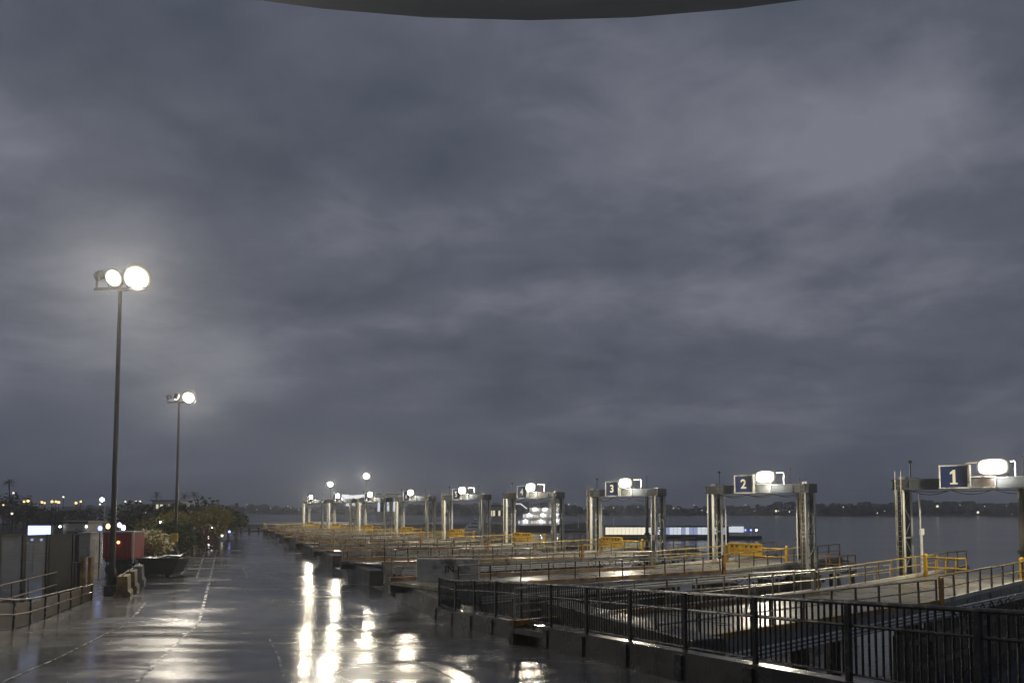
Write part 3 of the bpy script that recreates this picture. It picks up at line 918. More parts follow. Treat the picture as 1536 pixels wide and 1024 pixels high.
# ------------------------------------------------------------------ build it all
build_setting()
build_shore()
for i in range(9):
    gantry(i)
    P, zz, s0 = ramp(i)
    gate(i, P, zz)
    if i < 4: fender_wall(i, P)
    if i == 1:
        q = P(-s0 - 1.35, 0, 0)
        sgn = thing('stencilled_wall', 'wide grey concrete wall stencilled IN standing beyond the end of the black railing', 'wall', at(689, 880, 38.5) * 1)
        c = at(672, 850, 39.5)
        MB().box((c.x, c.y, 1.16), (3.2, .3, 2.32), rz=R_(-4)).build('slab', M['paleconc'], sgn, bevel=.03)
        digit('IN', .5, M['darkletter'], sgn, Vector((c.x + .1, c.y - .2, 1.78)), Vector((math.cos(R_(-4)), math.sin(R_(-4)), 0)), Vector((0, 0, 1)), Vector((math.sin(R_(-4)), -math.cos(R_(-4)), 0)), 'lettering', .006)
for i in (1, 2, 3, 4): platform(i)
dark_pole(1197, 62, 728, 'dark mooring pole beside the right tower of gantry 2')
dark_pole(970, 76, 742, 'dark mooring pole beside the right tower of gantry 3')
dark_pole(1531, 44, 731, 'dark mooring pole at the right edge, beside gantry 1')
right_fence()

for px, py, lab in ((1403, 928, 'grey blue sleeved pile under the right half of the nearest ramp'), (1437, 926, 'second grey blue sleeved pile, right of the other under the nearest ramp')):
    p = at(px, py, 36.5)
    t = thing('fender_pile', lab, 'pile', (p.x, p.y, WATER), 'sleeved fender piles under the nearest ramp')
    MB().tube((p.x, p.y, WATER - .6), (p.x, p.y, p.z - .05), .2, n=12).build('shaft', M['pile'], t)
    MB().tube((p.x, p.y, p.z - .9), (p.x, p.y, p.z), .3, .28, n=14).build('sleeve', M['greypile'], t)
# marker post by gantry 1
p = at(1384, 846, 47.5)
t = thing('marker_post', 'slim white marker post with a box head beside the left tower of gantry 1', 'post', (p.x, p.y, .8))
MB().tube((p.x, p.y, .75), (p.x, p.y, 3.3), .05, n=8).build('shaft', M['white'], t)
MB().box((p.x, p.y, 3.45), (.22, .22, .4)).build('head', M['white'], t, bevel=.02)

# masts
b1 = gnd(167, 893); b2 = gnd(263, 835)
lamp_mast((b1.x, b1.y), 17.35, 'tall dark mast with two lit floodlights and one unlit, nearest the viewer',
          [(-1.25, .55, .8, .5, (-.8, -.6), False), (-.2, .5, .9, .9, (-.1, -1), True), (1.1, .5, 1.3, 1.3, (.2, -1), True)], 2.9)
lamp_mast((b2.x, b2.y), 15.7, 'second dark mast with one lit floodlight and a yellow switch box',
          [(-1.1, .4, .7, .45, (-.8, -.6), False), (-.1, .4, .6, .8, (.15, 1), True), (1.1, .4, 1.15, 1.15, (.2, -1), True)], 2.4, cab=2.0)

# painted lines and joints on the deck, as sheets laid along the surface
def strip(name, pts, w, m, lift):
    mb = MB()
    P3 = [Vector((p[0], p[1], 0)) for p in pts]
    full = []
    for a, b in zip(P3[:-1], P3[1:]):
        n = max(1, int((b - a).length / 1.0))
        full += [a.lerp(b, k / n) for k in range(n)]
    full.append(P3[-1])
    for a, b in zip(full[:-1], full[1:]):
        d = (b - a).normalized(); s = Vector((-d.y, d.x, 0)) * (w / 2)
        z = lambda p: Vector((0, 0, deck_z(p.y) + lift))
        mb.quad(a - s + z(a), b - s + z(b), b + s + z(b), a + s + z(a))
    o = mb.build(name, m, fix=True)
    tag(o, kind='structure')
def gp(px, py):
    p = gnd(px, py)
    for _ in range(12):
        p = gnd(px, py, deck_z(p.y))
    return (p.x, p.y)
strip('lane_marking', [gp(300, 928), gp(312, 880), gp(327, 818)], .14, M['line'], .012)
strip('lane_marking', [gp(295, 867), gp(311, 815)], .14, M['line'], .012)
strip('lane_marking', [gp(203, 922), gp(219, 903)], .13, M['line'], .012)
strip('lane_marking', [gp(363, 846), gp(372, 868)], .13, M['line'], .012)
strip('deck_joint', [gp(300, 928), gp(262, 968), gp(205, 1022)], .09, M['seam'], .009)
strip('deck_joint', [gp(203, 922), gp(90, 985), gp(5, 1022)], .07, M['line'], .009)
strip('deck_joint', [gp(440, 868), gp(504, 915), gp(570, 962), gp(690, 1022)], .08, M['seam'], .009)
strip('deck_joint', [gp(400, 950), gp(418, 985), gp(427, 1022)], .06, M['line'], .009)
strip('deck_joint', [gp(262, 868), gp(283, 850), gp(345, 851)], .25, M['seam'], .009)

rc = random.Random(17)
for k in range(9):                     # cracks across the asphalt
    x, y = rc.uniform(-18, 2), rc.uniform(19, 60)
    x += -.36 * (y - 25)
    a_ = rc.uniform(0, PI); pts = [(x, y)]
    for j in range(rc.randint(7, 14)):
        a_ += rc.uniform(-.6, .6); x += .55 * math.cos(a_); y += .55 * math.sin(a_)
        if x < quay_x(y) - .8 and y > 17: pts.append((x, y))
    if len(pts) > 3: strip('deck_crack', pts, rc.uniform(.02, .05), M['seam'], .008)
# left fence
def left_fence():
    a = gp(-260, 1060); a = (-17.0, 20.0); b = (-22.6, 41.5)
    A, B = Vector((*a, 0)), Vector((*b, 0))
    n = 12
    f = thing('quay_side_fence', 'low fence of brown boards and three pipe rails left of the wet deck', 'fence', A)
    pts = [A.lerp(B, k / n) for k in range(n + 1)]
    d = (B - A).normalized(); nr = Vector((d.y, -d.x, 0))
    up = lambda p, h: p + Vector((0, 0, deck_z(p.y) + h))
    tp = lambda p: 1.12 - .5 * (p.y - 20) / 21.5
    for h, nm in ((1.32, 'top_rail'), (.66, 'mid_rail')):
        m = MB()
        for p, q in zip(pts[:-1], pts[1:]): m.tube(up(p, h * tp(p)) + nr * .08, up(q, h * tp(q)) + nr * .08, .035, n=8)
        m.build(nm, M['dullrail'], f)
    for p in pts: MB().box(up(p, .65 * tp(p)), (.1, .12, 1.3 * tp(p)), ex=nr, ey=d).build('post', M['fence'], f, bevel=.008)
    for p, q in zip(pts[:-1], pts[1:]):
        MB().bar(up(p, .6 * tp(p)) + d * .1 - nr * .02, up(q, .6 * tp(q)) - d * .1 - nr * .02, .05, 1.14 * tp(q)).build('board_panel', M['tanpanel'], f)
    A2, B2 = A + Vector((-1.8, .6, 0)), B + Vector((-1.3, -1, 0))
    g = thing('pipe_handrail', 'thin pipe handrail behind the brown board fence', 'handrail', A2)
    pts = [A2.lerp(B2, k / 10) for k in range(11)]
    for h in (1.55, .9):
        m = MB()
        for p, q in zip(pts[:-1], pts[1:]): m.tube(up(p, h), up(q, h), .03, n=8)
        m.build('rail', M['dullrail'], g)
    for p in pts: MB().tube(up(p, 0), up(p, 1.55), .03, n=8).build('post', M['dullrail'], g)
left_fence()

# glass screens, gate and cabinets beyond the fence
def screen(px0, px1, ytop, Y, label, mt, grp=None, name='glass_screen', cat='screen'):
    a, b = at(px0, ytop, Y), at(px1, ytop, Y + 1.2)
    h = a.z
    z0 = .05
    c = (a + b) / 2
    t = thing(name, label, cat, (c.x, c.y, 0), grp)
    A, B = Vector((a.x, a.y, 0)), Vector((b.x, b.y, 0))
    d = (B - A).normalized()
    MB().bar(A + Vector((0, 0, (h + z0) / 2)) + d * .06, B + Vector((0, 0, (h + z0) / 2)) - d * .06, .05, h - z0 - .12).build('pane', mt, t)
    for p in (A, B): MB().box(p + Vector((0, 0, h / 2)), (.1, .14, h), ex=d, ey=(-d.y, d.x, 0)).build('post', M['frame'], t, bevel=.01)
    for z in (h - .04, .35): MB().bar(A + Vector((0, 0, z)) + d * .05, B + Vector((0, 0, z)) - d * .05, .08, .07).build('rail', M['frame'], t)
g_ = 'milky screens beyond the left fence'
screen(-70, -1, 801, 36, 'milky screen panel at the very left edge of the picture', M['screen'], g_)
screen(1, 35, 801, 37.5, 'milky screen panel standing left of the one below the bright sign', M['screen'], g_)
screen(38, 71, 802, 39, 'milky screen panel directly below the bright blue white sign', M['screen'], g_)
screen(75, 110, 801, 40.5, 'dark solid gate panel between the milky screens and the pale cabinet', M['darkpanel'], None, 'solid_gate', 'gate')
def cabinet(px0, px1, y0, y1, Y, mt, name, label, legs=None):
    a, b = at(px0, y0, Y), at(px1, y1, Y)
    c = Vector(((a.x + b.x) / 2, Y, 0)); w = b.x - a.x
    t = thing(name, label, 'cabinet', (c.x, c.y, 0))
    bd = MB().box((c.x, Y, (a.z + b.z) / 2), (w, .6, a.z - b.z)).build('body', mt, t, bevel=.03)
    MB().box((c.x, Y - .315, (a.z + b.z) / 2), (w * .86, .03, (a.z - b.z) * .88)).build('door', mt, bd, bevel=.01)
    MB().box((c.x, Y, a.z + .04), (w + .14, .74, .08)).build('lid', mt, bd, bevel=.02)
    for s in (-1, 1): MB().box((c.x + s * w * .35, Y, b.z / 2 - .05), (.2, .3, b.z)).build('leg', legs or mt, t, bevel=.02)
cabinet(124, 139, 800, 834, 44, M['wall_grey'], 'pale_cabinet', 'tall pale cabinet on rusty yellow legs left of the nearest lamp mast', M['yelrust'])
cabinet(112, 122, 803, 842, 45, M['darkpanel'], 'dark_cabinet', 'narrow dark cabinet left of the tall pale cabinet')

# lit sign on posts and a kiosk
a, b = at(43, 788, 62), at(76, 803, 62)
t = thing('lit_sign', 'bright blue white illuminated sign above the milky screens', 'sign', ((a.x + b.x) / 2, 62, 0))
w, h = b.x - a.x, a.z - b.z
cz = (a.z + b.z) / 2; cx = (a.x + b.x) / 2
MB().box((cx, 62.1, cz), (w + .16, .24, h + .16)).build('case', M['frame'], t, bevel=.02)
MB().box((cx, 61.96, cz), (w, .06, h)).build('face', M['led'], t)
for s in (-1, 1): MB().tube((cx + s * w * .3, 62.1, 0), (cx + s * w * .3, 62.1, b.z - .1), .07, n=8).build('post', M['frame'], t)
for k, x in enumerate((48, 62, 71)):
    p = at(x, 809, 61.5)
    MB().ball(p, .11, 8, 6).build('downlight', M['led'], t, smooth=True)
MB().bar(at(44, 807.5, 61.7), at(75, 807.5, 61.7), .06).build('light_bar', M['frame'], t)
a, b = at(93, 785, 68), at(128, 812, 68)
t = thing('kiosk', 'low kiosk with a dark flat roof right of the bright sign', 'kiosk', ((a.x + b.x) / 2, 69.5, 0))
w = b.x - a.x
MB().box(((a.x + b.x) / 2, 69.5, a.z / 2), (w, 2.6, a.z)).build('wall', M['wall_grey'], t)
MB().box(((a.x + b.x) / 2, 69.3, a.z + .12), (w + .8, 3.4, .22)).build('roof', M['roof_far'], t)
MB().box(((a.x + b.x) / 2, 68.17, a.z - 1.1), (w * .7, .05, .9)).build('window', M['screen'], t)
for s in (-.55, .55): MB().ball(((a.x + b.x) / 2 + s * w, 67.9, a.z - .25), .1, 8, 6).build('bulb', M['coldbulb'], t, smooth=True)
for px, py, mt, nm in ((150, 792, 'ledblue', 'blue'), (162, 789, 'warm', 'orange'), (179, 787, 'violet', 'violet'), (185, 791, 'coldbulb', 'white')):
    p = at(px, py, 64)
    t = thing('bollard_lamp', 'small %s lamp on a short post behind the red trailer' % nm, 'lamp', (p.x, p.y, 0), 'coloured lamps behind the red trailer')
    MB().tube((p.x, p.y, 0), p, .05, n=8).build('post', M['frame'], t)
    MB().ball(p, .17, 10, 7, (1, 1, 1.3)).build('bulb', M[mt], t, smooth=True)

# red box trailer
def red_trailer():
    Y = 57.0
    a, b = at(157, 799, Y), at(198, 838, Y)
    cx, w, zt, zb = (a.x + b.x) / 2, b.x - a.x, a.z, b.z
    t = thing('box_trailer', 'red box trailer with a white corner pole behind the nearest mast', 'trailer', (cx, Y, 0))
    bd = MB().box((cx, Y + .9, (zt + zb) / 2), (w, 2.0, zt - zb)).build('body', M['red'], t, bevel=.05)
    for s in (-1, 1):
        MB().box((cx + s * (w / 2 - .04), Y - .12, (zt + zb) / 2), (.1, .06, zt - zb)).build('corner_post', M['red'], bd)
    m = MB()
    for k in range(1, 6): m.box((cx - w / 2 + w * k / 6, Y - .11, (zt + zb) / 2), (.05, .03, (zt - zb) * .9))
    m.build('rib', M['red'], bd)
    MB().box((cx, Y + .9, zt + .06), (w + .1, 2.1, .1)).build('roof', M['wall_grey'], bd)
    MB().tube((cx + w / 2 + .16, Y - .15, zb - .3), (cx + w / 2 + .16, Y - .15, zt + .15), .06, n=8).build('corner_pole', M['white'], t)
    MB().box((cx, Y + .9, zb - .12), (w * .96, 1.7, .2)).build('chassis', M['black'], t)
    for sx in (-.55, .1, .75):
        MB().tube((cx + sx * w * .5, Y - .05, .38), (cx + sx * w * .5, Y + .25, .38), .38, n=16).build('wheel', M['black'], t)
        MB().tube((cx + sx * w * .5, Y + 1.55, .38), (cx + sx * w * .5, Y + 1.85, .38), .38, n=16).build('wheel', M['black'], t)
    MB().box((cx, Y + .9, .62), (w * .9, .3, zb - .6)).build('subframe', M['black'], t)
    p = at(177, 813, Y - .2)
    MB().ball((p.x, Y - .16, p.z), .11, 8, 6).build('marker_lamp', M['warm'], t, smooth=True)
red_trailer()

# yellow concrete barriers round the first mast, skip, bollards
bl = ['yellow concrete barrier block right beside the base of the nearest mast', 'yellow streaked barrier block behind the base of the nearest mast', 'pale worn barrier block behind the yellow ones by the nearest mast']
for k, (px, py, mt) in enumerate(((185, 893, 'yelblock'), (196, 884, 'yelblock'), (207, 874, 'concrete'))):
    q = gnd(px, py)
    t = thing('barrier_block', bl[k], 'barrier', (q.x, q.y, 0), 'barrier blocks by the nearest mast')
    rz = R_(112)
    ex = Vector((math.cos(rz), math.sin(rz), 0)); ey = Vector((-math.sin(rz), math.cos(rz), 0))
    prof = [(-.42, 0), (.42, 0), (.42, .22), (.3, .36), (.26, 1.15), (-.26, 1.15), (-.3, .36), (-.42, .22)]
    m = MB().prism([Vector((q.x, q.y, 0)) + ey * u + Vector((0, 0, v)) - ex * 1.0 for u, v in prof], ex * 2.0)
    m.build('block', M[mt], t, bevel=.02)
    MB().bar(Vector((q.x, q.y, 1.22)) - ex * 1.0, Vector((q.x, q.y, 1.22)) + ex * 1.0, .06).build('rail', M['rail'], t)
    for s in (-.8, .8): MB().tube(Vector((q.x, q.y, 1.05)) + ex * s, Vector((q.x, q.y, 1.22)) + ex * s, .03, n=6).build('stud', M['rail'], t)
q = gnd(236, 864)
t = thing('skip', 'black open skip with a pale tarpaulin left of the second mast', 'skip', (q.x, q.y, 0))
prof = [(-1.2, .15), (1.0, .15), (1.5, 1.25), (-1.5, 1.25)]
MB().prism([Vector((q.x + u, q.y, v)) for u, v in prof], (0, 2.0, 0)).build('body', M['black'], t, bevel=.03)
m = MB(); m.bar((q.x - 1.54, q.y - .04, 1.25), (q.x + 1.54, q.y - .04, 1.25), .08, .12); m.bar((q.x - 1.54, q.y + 2.04, 1.25), (q.x + 1.54, q.y + 2.04, 1.25), .08, .12); m.bar((q.x + 1.52, q.y, 1.25), (q.x + 1.52, q.y + 2.0, 1.25), .08, .118)
m.build('rim', M['black'], t)
m = MB()
nx, ny = 12, 6
vs = [Vector((q.x - 1.35 + 2.7 * i / nx, q.y + .1 + 1.8 * j / ny, 1.28 + .14 * math.sin(i * .9) * math.sin(j * .8 + .4) + .25 * (i / nx) ** 2)) for j in range(ny + 1) for i in range(nx + 1)]
m.add(vs, [(j * (nx + 1) + i, j * (nx + 1) + i + 1, (j + 1) * (nx + 1) + i + 1, (j + 1) * (nx + 1) + i) for j in range(ny) for i in range(nx)])
m.build('tarpaulin', M['wall_grey'], t, smooth=True, fix=False)
for s in (-.8, .7): MB().box((q.x + s, q.y + 1, .08), (.3, 1.9, .16)).build('skid', M['black'], t)
for k, (px, py) in enumerate(((362, 800), (374, 799), (388, 798))):
    q = gnd(px, py)
    o = thing('bollard', 'black mooring bollard on the far end of the wet pier', 'bollard', (q.x, q.y, 0), 'bollards at the pier end')
    MB().tube((q.x, q.y, 0), (q.x, q.y, .75), .22, .2, 12).build('post', M['black'], o)
    MB().ball((q.x, q.y, .85), .36, 12, 8, (1, 1, .5)).build('cap', M['black'], o, smooth=True)

# vegetation heap on the left of the pier
veg = [
    (228, 846, 3.2, 4.6, 'leaf_yellow', 'shrub', 'yellow green flowering shrub with pale lit flecks behind the black skip', 2600, .16),
    (212, 850, 2.6, 3.6, 'leaf_rust', 'shrub', 'reddish brown shrub right of the red trailer', 1900, .15),
    (246, 834, 3.6, 5.5, 'leaf_green', 'shrub', 'tall green shrub behind the second mast', 2400, .2),
    (288, 826, 2.6, 5.0, 'leaf_rust', 'shrub', 'low brown shrub right of the second mast', 1800, .22),
    (298, 816, 4.4, 7.5, 'leaf_yellow', 'tree', 'lamplit yellow green tree right of the second mast', 2600, .26),
    (250, 828, 4.3, 5.5, 'leaf_yellow', 'tree', 'bright yellow green tree behind the second mast', 2400, .26),
    (205, 812, 4.2, 8., 'leaf_dark', 'tree', 'dark rounded tree behind the red trailer', 2000, .35),
    (322, 808, 5.2, 8.0, 'leaf_dark', 'tree', 'dark tree at the pier side left of the pier end', 2000, .35),
    (342, 805, 5.0, 6.0, 'leaf_dark', 'tree', 'dark tree nearest the end of the pier', 1900, .35),
    (285, 806, 5.4, 10., 'leaf_dark', 'tree', 'tallest dark tree behind the lamplit shrubs', 2400, .4),
    (235, 806, 4.6, 9., 'leaf_dark', 'tree', 'dark tree behind the second mast', 2000, .4),
]
for k, (px, py, H, W, mt, nm, lab, n, sz) in enumerate(veg):
    q = gnd(px, py)
    t = tree((q.x, q.y, 0), H, W, M[mt], lab, 'trees and shrubs left of the pier', n, sz, 20 + k, nm, .25 if nm == 'shrub' else .4)
    if mt == 'leaf_yellow':
        rng = random.Random(90 + k); c = MB()
        leaf_cloud(c, (q.x, q.y - W * .15, H * .55), W * .46, 260, .2, rng, (1, 1, .7))
        c.build('blossom_lit_flecks', M['lit_petal'], t, fix=False)  # pale flecks: blossom plus painted lamplight on the leaves
# small lamps strung along the pier side
for px, py, mt in ((241, 784, 'coldbulb'), (299, 799, 'shorelight'), (313, 806, 'coldbulb'), (344, 797, 'ledblue'), (333, 803, 'shorelight'), (318, 790, 'coldbulb'), (292, 805, 'shorelight')):
    q = at(px, py, 118 if px > 280 else 84)
    t = thing('path_lamp', 'small lamp glowing among the shrubs left of the pier', 'lamp', (q.x, q.y, 0), 'small lamps among the pier shrubs')
    MB().tube((q.x, q.y, 0), q, .05, n=6).build('post', M['frame'], t)
    MB().ball(q, .2, 8, 6).build('bulb', M[mt], t, smooth=True)
# dark board screen at the end of the trees
a = gnd(354, 802)
t = thing('end_screen', 'tall dark board screen closing the row of trees at the pier end', 'screen', (a.x, a.y, 0))
MB().box((a.x, a.y, 3.0), (.6, 3.2, 6.0), rz=.35).build('board', M['darkpanel'], t, bevel=.02)
MB().box((a.x, a.y, .15), (1.0, 3.6, .3), rz=.35).build('foot', M['darkconc'], t)

# palms and masts against the sky on the left
def far_tree_at(px, ytop, Y, fn, **k):
    p = at(px, ytop, Y)
    return p
p = at(15, 722, 210); palm((p.x, p.y, WATER + 1), p.z - WATER - 1, 'tall lone palm against the sky at the far left', 1, 'palms against the sky', 2.4)
p = at(236, 742, 300); palm((p.x, p.y, WATER + 1), p.z - WATER - 1, 'short palm left of the second mast', 2, 'palms against the sky', 3.4)
p = at(277, 743, 260); palm((p.x, p.y, WATER + 1), p.z - WATER - 1, 'palm just right of the second mast', 3, 'palms against the sky', 3.0)
p = at(291, 741, 262); palm((p.x, p.y, WATER + 1), p.z - WATER - 1, 'broad palm farther right of the second mast', 4, 'palms against the sky', 3.2)
# land on the left, beyond a strip of water
mb = MB()
mb.prism([(-420, 200, WATER - .6), (-90, 214, WATER - .6), (-66, 250, WATER - .6), (-84, 330, WATER - .6), (-420, 340, WATER - .6)], (0, 0, 1.7))
tag(mb.build('left_bank_terrain', M['bank'], bevel=.3), kind='structure')
rng = random.Random(11)
for k in range(13):
    px = (-30, 6, 24, 45, 68, 88, 110, 128, 205, 222, 250, 262, 300)[k]
    Y = 225 + rng.uniform(0, 60)
    H = (9, 9.5, 7, 5.5, 5, 5.5, 5, 5.2, 5.2, 6, 6, 6.5, 6)[k]
    p = at(px, 770, Y)
    tree((p.x, p.y, WATER + 1.0), H + rng.uniform(0, 1), H * 1.9, M['leaf_dark'], ['dark bank tree at the left edge', 'tall dark tree under the lone palm', 'dark tree right of the lone palm', 'low dark tree left of the bright sign, on the bank', 'low dark tree over the bright sign, on the bank', 'dark bank tree above the solid gate', 'dark bank tree above the kiosk', 'dark bank tree left of the white street lamp', 'dark bank tree right of the nearest mast', 'dark bank tree left of the short palm', 'dark bank tree under the short palm', 'dark bank tree right behind the second mast', 'dark bank tree under the broad palm'][k],
         'trees on the bank across the left basin', 900, .6, 50 + k)
# white street lamp on the left bank and a moored boat
p = at(153, 749, 222)
t = thing('street_lamp', 'bright white street lamp on a pale pole left of the nearest mast', 'street lamp', (p.x, p.y, WATER + 1))
MB().tube((p.x + .9, p.y, WATER + 1), (p.x + .9, p.y, p.z - .1), .16, .13, 8).build('pole', M['white'], t)
MB().bar((p.x + .9, p.y, p.z), (p.x, p.y, p.z + .1), .1).build('arm', M['white'], t)
MB().ball(p, .62, 10, 8).build('bulb', M['coldbulb'], t, smooth=True)
def lowboat(px, py, Y, Lg, label, cat='boat', mt='hull', lit=False):
    p = at(px, py, Y)
    t = thing('motor_boat', label, cat, (p.x, p.y, WATER), None)
    h = 1.0
    out = [(-.5, -.16), (.3, -.16), (.5, 0), (.3, .16), (-.5, .16)]
    vs = [(p.x + u * Lg * .9, p.y + v * Lg * .8, WATER - .2) for u, v in out] + [(p.x + u * Lg, p.y + v * Lg, WATER + h) for u, v in out]
    m = MB().add(vs, [(4, 3, 2, 1, 0), (5, 6, 7, 8, 9)] + [(k, (k + 1) % 5, 5 + (k + 1) % 5, 5 + k) for k in range(5)])
    m.build('hull', M[mt], t)
    cb = MB().box((p.x - Lg * .08, p.y, WATER + h + .55), (Lg * .4, Lg * .2, 1.1)).build('cabin', M[mt], t, bevel=.12)
    MB().box((p.x - Lg * .08, p.y - Lg * .1 - .03, WATER + h + .65), (Lg * .34, .04, .45)).build('window', M['coldwin'] if lit else M['darkpanel'], cb)
    MB().tube((p.x - Lg * .1, p.y, WATER + h + 1.1), (p.x - Lg * .1, p.y, WATER + h + 2.6), .05, n=6).build('mast', M['white'], t)
lowboat(141, 770, 196, 11, 'small white boat moored left of the nearest mast', mt='hull')

# lit buildings on the left bank
def building(px0, px1, ytop, Y, dep, label, rows, winm, wall='wall_far', zb=None, roof=True, cols=8):
    a, b = at(px0, ytop, Y), at(px1, ytop, Y)
    zb = WATER + 1.0 if zb is None else zb
    cx, w = (a.x + b.x) / 2, b.x - a.x
    t = thing('waterside_building', label, 'building', (cx, Y + dep / 2, zb))
    MB().box((cx, Y + dep / 2, (a.z + zb) / 2), (w, dep, a.z - zb)).build('wall', M[wall], t)
    if roof: MB().box((cx, Y + dep / 2, a.z + .15), (w + .8, dep + .8, .3)).build('roof', M['roof_far'], t)
    hh = (a.z - zb) / (rows + .4)
    for r in range(rows):
        for c in range(cols):
            MB().box((cx - w / 2 + w * (c + .5) / cols, Y - .03, a.z - hh * (r + .65)), (w / cols * .7, .06, hh * .5)).build('window', M[winm] if (c * 7 + r * 3 + px0) % 5 < 3 else M['darkpanel'], t)
    return t
building(228, 268, 751, 236, 12, 'pale lit two storey building left of the palms', 3, 'warmwin', cols=7, wall='wall_far')
building(196, 224, 757, 242, 10, 'low grey shed right of the nearest mast, across the basin', 1, 'coldwin', cols=4, wall='roof_far')

# far quay with two masts, glowing roof and ships
mb = MB(); mb.prism([(-130, 268, WATER - .6), (14, 268, WATER - .6), (34, 306, WATER - .6), (30, 330, WATER - .6), (-130, 330, WATER - .6)], (0, 0, 2.9))
tag(mb.build('far_quay_ground', M['concrete'], bevel=.1), kind='structure')
for px, py, Y, lab in ((550, 714, 285, 'far lamp mast, the taller one, above the row of gantries'), (496, 726, 318, 'far lamp mast, the shorter one left of the taller far mast')):
    p = at(px, py, Y)
    t = thing('lamp_mast', lab, 'lamp mast', (p.x, Y, .2), 'tall floodlight masts on the far quay')
    MB().tube((p.x, Y, .2), (p.x, Y, p.z - .4), .24, .16, 10).build('pole', M['rail'], t)
    fl = MB().box((p.x, Y + .3, p.z), (2.4, .5, 1.3)).build('floodlight', M['housing'], t, bevel=.05)
    lens_mesh('lens', M['lamp_far'], fl, Vector((p.x, Y - .1, p.z)), Vector((1, 0, 0)), Vector((0, -1, 0)), Vector((0, 0, 1)), 2.0, .5, 1.75)
    lamp_light(fl, Vector((p.x, Y - 1.1, p.z)), 15000, (1.0, .95, .84), .4, (0, -1, -.35))
    MB().bar((p.x - 1.3, Y, p.z - .75), (p.x + 1.3, Y, p.z - .75), .2).build('crossarm', M['rail'], t)
# hall with glowing roof
a, b = at(512, 741, 292), at(546, 752, 292)
cx, w = (a.x + b.x) / 2, b.x - a.x
t = thing('ferry_hall', 'hall with a glowing white roof behind the eighth gantry', 'building', (cx, 296, .2))
MB().prism([(cx - w / 2 + 1.6, 292, .2), (cx + w / 2 - .8, 292, .2), (cx + w / 2 - .8, 292, b.z), (cx - w / 2 + 1.6, 292, b.z)], (0, 9, 0)).build('wall', M['wall_far'], t)
MB().prism([(cx - w / 2, 291.4, b.z + 1.2), (cx - w / 2 + 1.4, 291.4, b.z + .1), (cx + w / 2 - .6, 291.4, b.z + .1), (cx + w / 2 + .2, 291.4, a.z), (cx, 291.4, a.z - .5), (cx - w / 2, 291.4, a.z)], (0, 10, 0)).build('roof', M['roofglow'], t)
for k in range(7): MB().box((cx - w / 2 + 2.2 + (w - 3.6) * k / 6, 291.9, b.z - 1.1), (.8, .1, 1.1)).build('window', M['coldwin'], t)
building(566, 594, 741, 300, 9, 'pale far building between the sixth and seventh gantries', 1, 'coldwin', cols=6, zb=.2)

# big white ferry and a yacht
def ferry():
    Y = 262.0
    a, b = at(772, 752, Y), at(846, 787, Y)
    x0, x1 = a.x, b.x
    Lg = x1 - x0; cx = (x0 + x1) / 2
    t = thing('passenger_ferry', 'white multi-deck passenger ferry behind gantry 4', 'ferry', (cx, Y, WATER))
    out = [(x0 - 1, 0), (x0 + 1.5, -3), (x1 - 2, -3), (x1, -2), (x1, 2), (x1 - 2, 3), (x0 + 1.5, 3)]
    n = len(out)
    vs = [(x * .985 + cx * .015, Y + v * .85, WATER - .3) for x, v in out] + [(x, Y + v, WATER + 2.0) for x, v in out]
    MB().add(vs, [tuple(range(n - 1, -1, -1)), tuple(range(n, 2 * n))] + [(k, (k + 1) % n, n + (k + 1) % n, n + k) for k in range(n)]).build('hull', M['hulldark'], t)
    z = WATER + 2.0
    for k, (f0, f1, h) in enumerate(((.06, 1.0, 2.0), (.16, .97, 1.9), (.30, .92, 1.8))):
        xa, xb = x0 + Lg * f0, x0 + Lg * f1
        dk = MB().box(((xa + xb) / 2, Y, z + h / 2), (xb - xa, 5.4 - k * .6, h)).build('deck_house', M['hull'], t, bevel=.15)
        MB().box(((xa + xb) / 2, Y, z + h + .06), (xb - xa + .7, 6.2 - k * .6, .12)).build('deck_edge', M['hull'], dk)
        for q in range(3):
            lp = Vector((xa + (xb - xa) * (q + .5) / 3, Y - 3.05 + k * .3, z + h - .12))
            MB().ball(lp + Vector((0, .1, .05)), .09, 6, 5).build('deck_lamp', M['coldbulb'], dk)
            lamp_light(dk, lp + Vector((0, -.15, -.15)), 90, (1.0, .96, .88), .05)
        nW = 18 - k * 3
        for q in range(nW):
            if (q * 5 + k * 3) % 7 < 5:
                MB().box((xa + (xb - xa) * (q + .5) / nW, Y - 2.73 + k * .3, z + h * .55), ((xb - xa) / nW * .66, .05, h * .42)).build('window', M['warmwin'] if q % 3 else M['coldwin'], dk)
        rl = MB()
        for zz_ in (.4, .8): rl.bar((xa - .3, Y - 3.0 + k * .3, z + h + .12 + zz_), (xb + .3, Y - 3.0 + k * .3, z + h + .12 + zz_), .06)
        rl.build('railing', M['white'], dk)
        z += h + .12
    xa = x0 + Lg * .12
    MB().bar((x0 - .5, Y - 2.6, z + 1.3), (xa, Y - 2.6, z + 1.3), .9, .25).build('awning', M['roofglow'], t)
    MB().bar((xa, Y - 2.6, z + 1.3), (xa + 2.2, Y - 2.6, z - .4), .9, .3).build('awning_slope', M['roofglow'], t)
    MB().box((x0 + Lg * .8, Y, z + .8), (3.6, 3, 1.6)).build('funnel', M['hull'], t, bevel=.2)
    MB().box((x0 + Lg * .86, Y - 1.6, z + 1.0), (4.0, .1, .7)).build('lit_panel', M['warmwin'], t)
    MB().tube((x0 + Lg * .5, Y, z), (x0 + Lg * .5, Y, z + 3.2), .1, .06, 8).build('mast', M['white'], t)
ferry()
